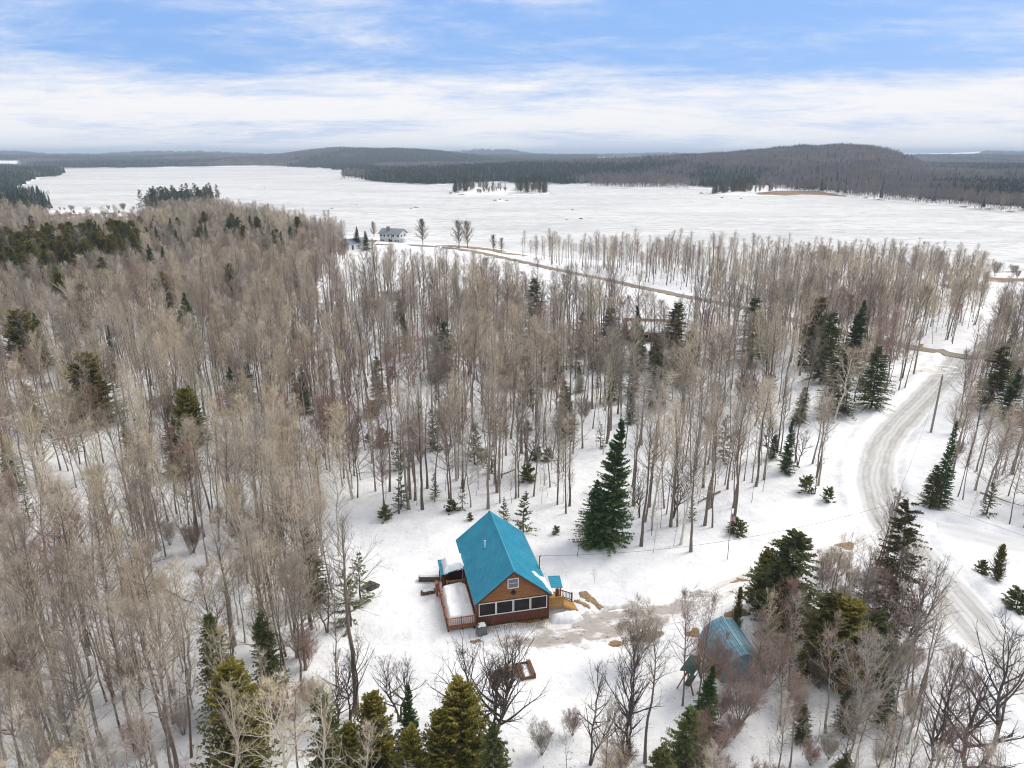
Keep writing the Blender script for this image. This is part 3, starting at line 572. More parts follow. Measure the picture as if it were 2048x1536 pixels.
lump([(-5.95, 7.1), (-3.85, 7.05), (-3.85, 9.45), (-5.2, 9.5), (-5.9, 9.2)], .62, lambda x, y: 2.42+(x+6.3)*.227, SNOW, 'lean_to_snow', cabin, 34, 17, .15, .4, .06)
for x, y in ((-6.2, 7.05), (-6.2, 9.6), (-3.95, 7.05)): pb = MB(); pb.box(x-.07, x+.07, y-.07, y+.07, -.2, 2.36); pb.build('lean_to_post', MT['wooddark'], cabin)
mb = MB(); mb.box(-6.1, -3.75, 9.3, 9.45, 0, 2.3); mb.build('lean_to_wall', MT['wooddark'], cabin)
fw_ = MB()
for k in range(9):
    for m_ in range(6): fw_.tube([(-6.0, 7.6+k*.19, .1+m_*.19+random.uniform(-.02, .02)), (-5.3, 7.6+k*.19, .1+m_*.19)], .09, 6)
tag(tag(fw_.build('firewood', MT['wooddark']), 'dark firewood stacked under the snow loaded lean-to', 'firewood')); bpy.data.objects['firewood'].matrix_world = cabin.matrix_basis.copy()
bpy.data.objects['firewood'].location = (*CAB, 0); bpy.data.objects['firewood'].rotation_euler = (0, 0, CA)
lump([(3.9, .5), (4.6, 1.0), (5.6, 1.05), (6.9, .9), (7.1, -.2), (6.2, -.5), (5.0, -.4), (4.0, -.3)], .75, lambda x, y: -.1, SNOW, 'snow_bank', None, 30, 23, .25, .9)
sb = bpy.data.objects['snow_bank']; sb.location = (*CAB, 0); sb.rotation_euler = (0, 0, CA); tag(sb, 'shovelled snow bank heaped below the cabin steps', 'snow bank')
mb = MB(); k = 500; x_ = RNG.uniform(-3.6, 3.6, k); y_ = Y0-.15-RNG.uniform(0, 1, k)**1.5*.9; an = RNG.uniform(0, 2*PI, k)
mb.blades(np.stack([x_, y_, np.full(k, .03)], -1), np.stack([np.cos(an)*.14, np.sin(an)*.14, RNG.uniform(.1, .34, k)], -1), np.stack([-np.sin(an)*.022, np.cos(an)*.022, np.zeros(k)], -1))
o = mb.build('dead_grass', blade_m); o.location = (*CAB, 0); o.rotation_euler = (0, 0, CA); tag(o, 'dry straw coloured weeds along the cabin front wall', kind='stuff')

def at_cab(x, y): return CAB+CU*x+CV*y
# woodpiles, grill, boulder
for (xa, ya, xb, yb, hh, lab) in ((-8.55, 9.75, -6.1, 9.25, .62, 'longer snow capped log stack reaching to the lean-to roof'), (-8.5, 7.15, -6.9, 7.2, .42, 'shorter snow capped log stack beside the deck corner')):
    a_, b_ = at_cab(xa, ya), at_cab(xb, yb); L = np.hypot(*(b_-a_)); o = empty('log_stack', (*a_, hz(*a_)), math.atan2(b_[1]-a_[1], b_[0]-a_[0])); tag(o, lab, 'log stack', 'log stacks beside the deck')
    rows = max(2, int(hh/.2)); lg = MB(); lg.tubes(np.array([[(0, 0, 0), (0, .3, .0), (0, .62, 0)]]), np.array([[.1, .108, .1]]), 7, cap=True); me = lg.mesh('log', MT['log'])
    for r_ in range(rows):
        for k in range(int(L/.21)):
            share('log', me, o, Matrix.Translation((.1+k*.21+(.1 if r_ % 2 else 0), random.uniform(-.05, .05), .08+r_*.185)) @ Matrix.Rotation(random.uniform(-.08, .08), 4, 'Z'))
    lump([(.3, .26), (L-.35, .24), (L-.35, .46), (.3, .46)], .15, lambda x, y: .05+rows*.187, SNOW, 'snow_cap', o, 26, 31, .05, .2, .03)
gp = at_cab(-3.35, -.45); gl = empty('covered_grill', (*gp, hz(*gp)), CA+.2); tag(gl, 'grey covered grill with snow on it at the cabin corner', 'grill')
mb = MB(); mb.hexa([(-.5, -.35, -.05), (.5, -.35, -.05), (-.5, .35, -.05), (.5, .35, -.05), (-.44, -.3, .95), (.44, -.3, .95), (-.44, .3, .95), (.44, .3, .95)]); mb.build('cover', MT['galv'], gl)
mb = MB(); mb.tubes(np.array([[(-.4, 0, .95), (0, 0, 1.02), (.4, 0, .95)]]), np.array([[.2, .26, .2]]), 10, cap=True); mb.build('lid', MT['galv'], gl)
lump([(-.3, -.2), (.2, -.25), (.3, .1), (-.1, .2)], .12, lambda x, y: 1.2, SNOW, 'snow_cap', gl, 16, 5, .04, .15, .1)
def rock(name, x, y, s, label, cat='boulder', group=None, mat=None, z=None, seed=0):
    rng = np.random.default_rng(seed); u = np.linspace(0, 2*PI, 11)[:-1]; V = [(0, 0, -.3)]
    for ph in (-.5, 0, .5, .95):
        for q in u: k_ = 1+.22*rng.standard_normal(); V.append((math.cos(q)*math.cos(ph)*k_, math.sin(q)*math.cos(ph)*k_, math.sin(ph)*.8*k_))
    V.append((0, 0, .85)); T = []
    for r_ in range(3):
        for q in range(10): a_, b_ = 1+r_*10+q, 1+r_*10+(q+1) % 10; T += [[a_, b_, b_+10], [a_, b_+10, a_+10]]
    T += [[31+q, 31+(q+1) % 10, 41] for q in range(10)]
    m_ = MB(); m_.add(np.array(V)*np.array(s), T); o = m_.build(name, mat or MT['stone']); o.location = (x, y, (hz(x, y) if z is None else z)); tag(o, label, cat, group); return o
p = at_cab(-13.7, 9.9); rock('boulder', *p, (.85, .7, .75), 'dark round boulder in the snow left of the cabin', seed=4, mat=material('dark_rock', (.05, .042, .045), .9, (.10, .085, .08), 2, 5))

# fire pit and timber bench
fp = G2(1004, 1352); pit = empty('fire_pit', (*fp, hz(*fp))); tag(pit, 'blackened stone fire pit on bare turf below the cabin', 'fire pit')
for k in range(12):
    a_ = k*PI/6; r_ = rock('stone', 0, 0, (.2, .17, .16), None, None, seed=60+k, z=0); r_.parent = pit; r_.location = (.62*math.cos(a_), .62*math.sin(a_), .1); r_.rotation_euler = (0, 0, a_)
mb = MB(); mb.tube([(0, 0, .03), (0, 0, .09)], [.5, .4], 12); mb.build('ash', MT['black'], pit)
bp_ = G2(1052, 1345); bn = empty('timber_bench', (*bp_, hz(*bp_)), R(14)); tag(bn, 'brown timber bench frame partly filled with snow beside the fire pit', 'bench')
bd = MB(); bd.box(-.07, .07, -.95, .95, -.04, .04); me = bd.mesh('plank', MT['weather'])
for x, z in ((-.62, .28), (-.42, .32), (.36, .50), (.52, .50)): share('plank', me, bn, Matrix.Translation((x, 0, z)))
mb = MB(); mb.box(.6, .66, -.95, .95, .0, .46); mb.build('side_board', MT['weather'], bn); mb = MB(); mb.box(-.7, .66, -1.0, -.951, .0, .34); mb.build('front_board', MT['weather'], bn)
mb = MB(); mb.box(-.7, .66, .951, 1.0, .0, .34); mb.build('back_board', MT['weather'], bn); mb = MB(); mb.box(-.75, -.701, -1, 1, 0, .3); mb.build('side_board', MT['weather'], bn)
lump([(-.35, -.85), (.25, -.85), (.25, .85), (-.35, .85)], .18, lambda x, y: .12, SNOW, 'snow_fill', bn, 18, 9, .02, .2, .1)

# blue arched shed with plywood side
sh = empty('arched_shed', (20.3, 54.6, hz(20.3, 54.6)), R(8)); tag(sh, 'round backed shed of pale blue metal panels among the brush', 'shed')
def arch(u): a_ = PI*u; return np.array([-2.05*math.cos(a_)*(1-.10*math.sin(a_)**2), 0, .55+2.45*math.sin(a_)**.92])
NA, NL, LH = 18, 9, 2.7
cov_ = MB()
for k in range(NA):
    for l in range(NL):
        u0, u1 = k/NA, (k+1)/NA; y0 = -LH+l*2*LH/NL+(.16 if k % 2 else 0)*0; y1 = y0+2*LH/NL-.03; off = .012*((k+l) % 2)+.006*random.random()
        a0, a1 = arch(u0), arch(u1-.006); n0 = np.array([a0[0]*.6, 0, a0[2]-.3]); n0 /= np.linalg.norm(n0); n1 = np.array([a1[0]*.6, 0, a1[2]-.3]); n1 /= np.linalg.norm(n1)
        P8 = [a0+n0*(.0), a1+n1*(.0)]; V = []
        for h_ in (0.0, .035):
            for y in (y0, y1):
                V += [a0+n0*(h_+off+.02)+np.array([0, y, 0]), a1+n1*(h_+off)+np.array([0, y, 0])]
        cov_.hexa(V)
tag(cov_.build('roof_panel', MT['blue'], sh), kind='stuff')
rb = MB(); rb.box(-.14, .14, -LH-.03, LH+.03, 2.99, 3.10); rb.build('ridge_cap', MT['blue'], sh)
inn = MB(); k = 20; A_ = np.array([arch(q/k) for q in range(k+1)])*np.array([.985, 1, .985])
for y, fl in ((-LH+.05, 0), (LH-.05, 1)):
    V = np.vstack([A_+np.array([0, y, 0]), [(2.02, y, 0), (-2.02, y, 0)]]); T = [[0, q+1, q+2] for q in range(k+1)]; inn.add(V, [t_ if fl else t_[::-1] for t_ in T])
V = []
for q in range(k+1): V += [A_[q]+np.array([0, -LH+.05, 0]), A_[q]+np.array([0, LH-.05, 0])]
inn.add(V, [t_ for q in range(k) for t_ in ([2*q, 2*q+1, 2*q+3], [2*q, 2*q+3, 2*q+2])]); inn.build('end_wall', MT['blue'], sh)
pl = MB(); pl.box(-.03, .03, -.62, .62, -.3, .75); me = pl.mesh('plywood_sheet', MT['ply'])
for y in (2.05, -.7, -1.95): share('plywood_sheet', me, sh, Matrix.Translation((-2.09, y, 0)))
for y in (2.05, .75, -.6, -1.95): share('plywood_sheet', me, sh, Matrix.Translation((2.09, y, 0)))
pl = MB(); pl.box(-2.14, -2.08, .2, 1.4, -.3, .68); pl.build('door', MT['white'], sh)
# wooden garden swing under a green canopy
gs = empty('garden_swing', (15.75, 51.6, hz(15.7, 51.6)), R(-35)); tag(gs, 'garden swing with a dark green canopy on brown legs', 'swing')
for y in (-1, 1):
    mb = MB(); mb.beam((-.75, y, 0), (0, y, 2.2), .1, .1); mb.beam((.75, y, 0), (0.06, y, 2.2), .1, .1); mb.build('leg', MT['weather'], gs)
mb = MB(); mb.beam((.02, -1.15, 2.26), (.02, 1.15, 2.26), .1, .1); mb.build('top_beam', MT['weather'], gs)
for s in (-1, 1): mb = MB(); mb.hexa([(0, -1.2, 2.33), (s*.6, -1.2, 2.12), (0, 1.2, 2.33), (s*.6, 1.2, 2.12), (0, -1.2, 2.37), (s*.6, -1.2, 2.16), (0, 1.2, 2.37), (s*.6, 1.2, 2.16)]); mb.build('canopy', MT['green'], gs)
mb = MB(); mb.box(-.25, .25, -.8, .8, .5, .58); mb.build('seat', MT['green'], gs); mb = MB(); mb.hexa([(.25, -.8, .58), (.3, -.8, .58), (.25, .8, .58), (.3, .8, .58), (.4, -.8, 1.1), (.45, -.8, 1.1), (.4, .8, 1.1), (.45, .8, 1.1)]); mb.build('backrest', MT['green'], gs)
for y in (-.75, .75): mb = MB(); mb.tube([(0, y, .55), (0, y, 2.25)], .02, 5); mb.build('chain', MT['black'], gs)

# flagpole with two limp flags
fl = G2(1455, 1119); fo = empty('flagpole', (*fl, hz(*fl))); tag(fo, 'thin grey flagpole standing in the snow by the driveway', 'flagpole')
fo.rotation_euler = (0, R(-1.5), 0)
mb = MB(); mb.tube([(0, 0, -.2), (0, 0, 6.3)], [.05, .03], 8); mb.build('pole', MT['pole'], fo); mb = MB(); mb.tube([(0, 0, 6.3), (0, 0, 6.36), (0, 0, 6.42)], [.03, .07, .02], 8); mb.build('finial', MT['pole'], fo)
def limp(name, z1, length, width, mats, fn, label, seed):
    rng = np.random.default_rng(seed); n, m_ = 40, 26; mb = MB(); V = np.zeros((n, m_, 3)); fold = rng.uniform(0, 6, 4)
    for a_ in range(n):
        for b_ in range(m_):
            u, v = a_/(n-1), b_/(m_-1); d = u*width*(.30+.10*v); ph = 3.2*PI*u+fold[0]
            V[a_, b_] = (.05+d+.03*math.sin(ph*.7+v*2), .10*math.sin(ph)*u**.5*(1+.3*math.sin(5*v+fold[1])), z1-v*length-u*length*.75*(1-.25*v))
    q = np.arange(n-1)[:, None]*m_+np.arange(m_-1)[None]; mi = np.array([[fn((a_+.5)/(n-1), (b_+.5)/(m_-1)) for b_ in range(m_-1)] for a_ in range(n-1)]).ravel(); q = q.ravel()
    for k_ in range(len(mats)):
        s_ = q[mi == k_]
        if len(s_) == 0: continue
        us, inv = np.unique(np.concatenate([np.stack([s_, s_+m_, s_+m_+1], -1), np.stack([s_, s_+m_+1, s_+1], -1)]), return_inverse=True)
        mb.add(V.reshape(-1, 3)[us], inv.reshape(-1, 3), k_)
    o = mb.build(name, mats); o.location = fo.location; o.rotation_euler = fo.rotation_euler; tag(o, label, 'flag'); return o
fm = [material('flag_red', (.42, .03, .05), .8), material('flag_white', (.72, .70, .70), .8), material('flag_blue', (.03, .045, .16), .8)]
def stars(u, v):
    if u < .4 and v < .54:
        return 1 if (int(u/.4*22) % 4 == 1 and int(v/.54*13) % 3 == 1) else 2
    return int(v*13) % 2
limp('american_flag', 6.15, 1.0, 1.5, fm, stars, 'limp flag with red and white stripes and a blue starred corner', 1)
limp('black_flag', 4.75, .7, 1.0, [MT['black'], fm[1]], lambda u, v: 1 if (u-.5)**2+(v-.5)**2 < .025 else 0, 'small limp black flag below the striped flag', 2)

# utility poles and wires
def upole(x, y, h, label, lean=0.0, arm=True, trans=False):
    o = empty('utility_pole', (x, y, hz(x, y))); o.rotation_euler = (0, lean, 0); tag(o, label, 'utility pole', 'utility poles along the roads')
    mb = MB(); mb.tube([(0, 0, -.4), (0, 0, h*.5), (0, 0, h)], [.19, .165, .13], 10); mb.build('post', MT['pole'], o)
    if arm:
        mb = MB(); mb.beam((-.55, 0, h-.55), (.55, 0, h-.55), .1, .12); mb.beam((-.4, .06, h-.55), (0, .06, h-1.15), .04, .04); mb.beam((.4, .06, h-.55), (0, .06, h-1.15), .04, .04); mb.build('cross_arm', MT['pole'], o)
    mb = MB(); mb.tube([(0, 0, h), (0, 0, h+.14), (0, 0, h+.26)], [.04, .07, .03], 8); mb.build('insulator', MT['galv'], o)
    if trans:
        mb = MB(); mb.tube([(-.52, -.05, h-2.6), (-.52, -.05, h-2.5), (-.52, -.05, h-1.55), (-.52, -.05, h-1.42)], [.24, .3, .3, .2], 14); tr_ = mb.build('transformer', MT['tank'], o, True)
        for q in (-.12, .12): mb = MB(); mb.tube([(-.52+q, -.05, h-1.45), (-.52+q, -.05, h-1.15)], [.06, .035], 8); mb.build('bushing', MT['black'], tr_)
        mb = MB(); mb.beam((-.3, 0, h-1.7), (0, 0, h-1.7), .08, .08); mb.beam((-.3, 0, h-2.3), (0, 0, h-2.3), .08, .08); mb.build('bracket', MT['black'], tr_)
    return np.array([x, y, hz(x, y)+h])
pa = upole(*G2(1862, 863), 10.0, 'tall weathered utility pole on the snowy inside of the road bend', R(.6), False)
pb_ = upole(*G2(1827, 750), 9.0, 'thin utility pole by the sandy track near the far road', 0, False)
t3 = G(1797, 985, 10.0); pc = upole(t3[0], t3[1], 10.0, 'utility pole carrying a blue grey transformer beside the rusty spruce', R(1.0), True, True)
t4 = (66.0, 42.0); pd = upole(*t4, 10.0, 'utility pole standing off the lower right of the road', 0, True)
mastp = CAB+CU*3.84+CV*4.44; mastp = np.array([*mastp, 4.85])
def wire(a, b, sag, label, r=.012):
    u = np.linspace(0, 1, 24)[:, None]; P = a*(1-u)+b*u; P[:, 2] -= (sag*4*u*(1-u))[:, 0]; mb = MB(); mb.tube(P, r, 4); tag(mb.build('power_line', MT['wire']), label, 'wire')
wire(mastp, pc-np.array([0, 0, 1.2]), 1.6, 'service wire sagging from the cabin mast to the transformer pole', .016)
wire(pc+np.array([.1, 0, .2]), pa+np.array([0, 0, .2]), .9, 'power line running from the transformer pole to the pole at the bend')
wire(pa+np.array([0, 0, .2]), pb_+np.array([0, 0, .2]), .8, 'power line running over the road towards the far pole')
wire(pc+np.array([.1, 0, .2]), pd+np.array([0, 0, .2]), .6, 'power line leaving the transformer pole towards the lower right')

# ------------------------------------------------------------------ the houses beyond the woods
def gable_house(o, L, W_, h, rise, wallm, roofm, over=.5, z0=-.5):
    mb = MB(); x, y = L/2, W_/2
    for s, fl in ((-x, 1), (x, 0)):
        V = [(s, -y, z0), (s, y, z0), (s, y, h), (s, 0, h+rise), (s, -y, h)]; T = [[0, 1, 2], [0, 2, 3], [0, 3, 4]]; mb.add(V, [t_[::-1] for t_ in T] if fl else T)
    for s in (-y, y): mb.quad((-x, s, z0), (x, s, z0), (x, s, h), (-x, s, h))
    mb.build('wall', wallm, o); k = rise/y
    mb = MB()
    for s in (-1, 1):
        e = y+over; mb.hexa([(-x-over, 0, h+rise+.02), (x+over, 0, h+rise+.02), (-x-over, s*e, h-over*k+.02), (x+over, s*e, h-over*k+.02), (-x-over, 0, h+rise+.2), (x+over, 0, h+rise+.2), (-x-over, s*e, h-over*k+.2), (x+over, s*e, h-over*k+.2)])
    return mb.build('roof', roofm, o)
def hwin(o, x, y, z, w_, h_, face='y', frame=True):
    f = MB(); e = .08
    def bx(m_, a0, a1, z0, z1, d0, d1):
        if face == 'y': m_.box(a0, a1, y-d1, y-d0, z0, z1)
        else: m_.box(x+d0, x+d1, a0, a1, z0, z1)
    c_ = x if face == 'y' else y
    for a in ((c_-w_/2-e, c_+w_/2+e, z-e, z), (c_-w_/2-e, c_+w_/2+e, z+h_, z+h_+e), (c_-w_/2-e, c_-w_/2, z, z+h_), (c_+w_/2, c_+w_/2+e, z, z+h_)): bx(f, *a, 0, .06)
    wn = f.build('window', MT['white'], o); p_ = MB(); bx(p_, c_-w_/2, c_+w_/2, z, z+h_, 0, .03); p_.build('pane', MT['glass'], wn)
hp = (np.array(G2(757, 485, -.5))+np.array(G2(812, 484, -.5)))/2+np.array([0, 4.]); hs = empty('lake_house', (*hp, hz(*hp)), R(-18)); tag(hs, 'two storey pale grey house with a chimney on the lakeshore', 'house')
rf = gable_house(hs, 11.6, 8.6, 4.7, 2.1, MT['siding'], MT['greyroof'], .7)
mb = MB(); mb.box(-2.4, -1.0, -2.6, -1.4, 4.9, 7.9); mb.box(-2.5, -.9, -2.7, -1.3, 7.901, 8.1); mb.build('chimney', MT['brick'], rf)
for x in (-5, -3.0, -.6, 2.2, 5.0): hwin(hs, x, -4.3, 3.0, 1.0, 1.1)
for x in (-4.9, -3.7, .8, 3.5, 5.0): hwin(hs, x, -4.3, .6, .8, .9)
mb = MB(); mb.box(-.6, .4, -4.38, -4.3, -.2, 2.0); mb.build('door', MT['wooddark'], hs); mb = MB(); mb.box(1.2, 1.4, -4.4, -4.3, -.3, 4.5); mb.build('downpipe', MT['black'], hs)
for y in (-2, 1.6): hwin(hs, 5.8, y, 2.9, 1.2, 1.2, 'x')
mb = MB(); mb.box(5.9, 8.9, -3.5, 1.5, 2.2, 2.4); mb.build('balcony', MT['white'], hs); mb = MB()
for x, y in ((8.7, -3.3), (8.7, 1.3)): mb.box(x-.1, x+.1, y-.1, y+.1, -.5, 2.2)
mb.build('balcony_post', MT['white'], hs)
mb = MB(); mb.box(-3, 0.9, -6.0, -4.4, -.4, .35); mb.build('entry_step', material('red_step', (.25, .12, .11), .8), hs)
gpn = np.array([*(np.array(G2(712, 499))+np.array([-1.5, 3.0]))]); ga = empty('white_garage', (*gpn, hz(*gpn)), R(48)); tag(ga, 'low white garage with a grey roof beside the lake house', 'garage')
gable_house(ga, 11.0, 7.0, 2.9, 1.9, MT['white'], MT['greyroof'], .4)
for x in (-.2, 3.6): hwin(ga, x, -3.5, 1.1, .6, .8)
mb = MB(); mb.box(-3.9, -2.8, -3.57, -3.5, -.2, 2.1); mb.build('door', MT['black'], ga)
h2 = empty('woods_house', (35.5, 176, hz(35, 176)), R(-8)); tag(h2, 'low brown house with snow on its roof half hidden in the woods', 'house')
gable_house(h2, 13, 8.5, 2.6, 2.2, MT['logwall'], MT['brownroof'], .7)
kk = 2.2/4.25
lump([(-6.4, -4.7), (4.8, -4.7), (4.8, -1.5), (2.4, -1.2), (-6.4, -1.3)], .22, lambda x, y: 4.98+y*kk, SNOW, 'roof_snow', h2, 40, 41, .35, .3)
for x in (-4.5, -1.5, 2.0, 4.6): hwin(h2, x, -4.25, .9, 1.1, 1.0)
pr = MB(); pr.hexa([(-10.5, -7.5, 2.0), (-3.5, -7.5, 2.0), (-10.5, -4.0, 2.6), (-3.5, -4.0, 2.6), (-10.5, -7.5, 2.15), (-3.5, -7.5, 2.15), (-10.5, -4.0, 2.75), (-3.5, -4.0, 2.75)]); pr.build('porch_roof', MT['brownroof'], h2)
for x in (-10.2, -7, -3.8): mb = MB(); mb.box(x-.08, x+.08, -7.4, -7.24, -.4, 2.05); mb.build('porch_post', MT['logwall'], h2)
mb = MB(); mb.box(-10.4, -6.52, -6.5, -4.0, -.4, 2.0); mb.build('porch_wall', MT['logwall'], h2)

# rocks on the lake
for k, (px, py, s) in enumerate([(1145, 420, .9), (1162, 438, 1.1), (1133, 440, .6), (831, 415, 1.0), (822, 417, .6), (836, 416, .7), (664, 417, .9), (1403, 387, 1.6), (990, 401, 1.2), (1014, 401, 1.0), (1000, 399.5, .8), (713, 410, .6), (902, 386, 1.3), (1099, 369, 1.5), (1444, 396, 1.2), (1482, 397, 1.0), (529, 376, .8), (472, 366, .7)]):
    x, y = G2(px, py, LZ); rock('boulder', x, y, (s*1.5, s, s*.8), ['dark boulder breaking the lake ice', 'low dark boulder lying on the lake ice', 'small dark boulder on the snowy lake'][k % 3]+(' beside the middle islands' if k in (7, 8, 9, 10, 12, 13) else ' in the open middle of the lake' if k in (0, 1, 2) else ' off the near shore' if k in (3, 4, 5, 6, 11) else ' by the red marsh point' if k in (14, 15) else ' far out to the left'), 'boulder', 'boulders frozen into the lake', z=LZ, seed=100+k)

# ------------------------------------------------------------------ trees: prototypes
def nrm(a): return a/(np.linalg.norm(a, axis=-1, keepdims=True)+1e-9)
def bare(seed, H, bole=.45, cr=2.2, nb=26, lo=62, hi=24, r0=None, stems=1, sec=6, tw=7, curve=.25, spread=.0, twr=.011, twl=.62, wander=.02, fork=0, thick=1.0):
    """leafless tree of height H: (trunk, crown)"""
    g_ = np.random.default_rng(seed); tr, cw = MB(), MB(); r0 = r0 or .0085*H+.02
    for s in range(stems):
        Hs = H*(1 if s == 0 else g_.uniform(.7, .97)); az = g_.uniform(0, 2*PI) if stems < 2 else s*2*PI/stems+g_.uniform(-.4, .4); ln = spread*g_.uniform(.6, 1.2) if stems > 1 else 0
        k = 10; tt = np.linspace(0, 1, k); wd = np.cumsum(g_.normal(0, wander, (k, 2)), 0)*Hs*tt[:, None]**.5*.5
        P = np.stack([math.cos(az)*ln*Hs*tt**.8+wd[:, 0], math.sin(az)*ln*Hs*tt**.8+wd[:, 1], Hs*tt-.3*(tt == 0)], -1)
        rs = r0/(stems**.5); rad = rs*((1-tt)**.85*.92+.05); rad[0] *= 1.35
        tr.tubes(P[None], rad[None], 7)
        n = max(4, int(nb/(stems**.6))); tb = bole+(0.985-bole)*((np.arange(n)+g_.uniform(0, 1, n))/n)**.9
        base = np.stack([np.interp(tb, tt, P[:, a]) for a in range(3)], -1); rb = np.interp(tb, tt, rad)
        f = (tb-bole)/(1-bole); az_ = np.arange(n)*2.4+g_.normal(0, .5, n); inc = np.radians(lo+(hi-lo)*f+g_.normal(0, 9, n))
        L = cr*(np.sin(PI*np.clip(f*.80+.22, 0, 1))**.7)*g_.uniform(.6, 1.25, n)+.25
        d0 = np.stack([np.sin(inc)*np.cos(az_), np.sin(inc)*np.sin(az_), np.cos(inc)], -1)
        kb = 6; u = np.linspace(0, 1, kb); bend = g_.normal(0, .14, (n, 3)); bend[:, 2] = curve*g_.uniform(.4, 1.4, n)
        jit = np.cumsum(g_.normal(0, .035, (n, kb, 3)), 1)*u[None, :, None]
        BP = base[:, None]+L[:, None, None]*(d0[:, None]*u[None, :, None]+bend[:, None]*(u**2)[None, :, None]+jit)
        BR = np.minimum(rb*.62, .05+.012*L)[:, None]*thick*(1-u*.82)[None]
        tr.tubes(BP[f < .5], BR[f < .5], 5) if fork else None
        cw.tubes(BP if not fork else BP[f >= .5], BR if not fork else BR[f >= .5], 4)
        m = sec; us = np.clip((np.arange(m)+.5+g_.uniform(-.4, .4, (n, m)))/m*.86+.14, 0, 1)
        ix = us*(kb-1); i0 = np.minimum(ix.astype(int), kb-2); fr = (ix-i0)[..., None]; ar = np.arange(n)[:, None]
        SB = BP[ar, i0]*(1-fr)+BP[ar, i0+1]*fr; td = nrm(BP[ar, i0+1]-BP[ar, i0]); sr = (BR[ar, i0]*.6)
        sd_ = nrm(td*.75+g_.normal(0, .55, (n, m, 3))+np.array([0, 0, .22])); sl_ = (L[:, None]*(.55-.25*us)*g_.uniform(.6, 1.3, (n, m))+.2)
        SB, sd_, sl_, sr = SB.reshape(-1, 3), sd_.reshape(-1, 3), sl_.ravel(), np.minimum(sr.ravel(), .022*thick)
        us3 = np.array([0, .5, 1]); b2 = g_.normal(0, .16, (len(SB), 3))+np.array([0, 0, .12])
        SP = SB[:, None]+sl_[:, None, None]*(sd_[:, None]*us3[None, :, None]+b2[:, None]*(us3**2)[None, :, None])
        cw.tubes(SP, sr[:, None]*np.array([1, .7, .3])[None], 3, 1)
        q = tw; ut = g_.uniform(.15, 1, (len(SB), q)); TB = SB[:, None]+sl_[:, None, None]*(sd_[:, None]*ut[..., None]+b2[:, None]*(ut**2)[..., None])
        td2 = nrm(sd_[:, None]*.8+g_.normal(0, .6, (len(SB), q, 3))+np.array([0, 0, .25])); tl = twl*g_.uniform(.45, 1.25, (len(SB), q))
        cw.spikes(TB.reshape(-1, 3), (td2*tl[..., None]).reshape(-1, 3), twr*g_.uniform(.7, 1.3, TB.shape[0]*q), 1)
        # twigs at the leader and branch tips
        e = BP[:, -1]; dd = nrm(BP[:, -1]-BP[:, -2]); k3 = 4
        cw.spikes(np.repeat(e, k3, 0), nrm(np.repeat(dd, k3, 0)+g_.normal(0, .4, (n*k3, 3)))*twl*g_.uniform(.6, 1.4, (n*k3, 1)), twr, 1)
    return tr, cw
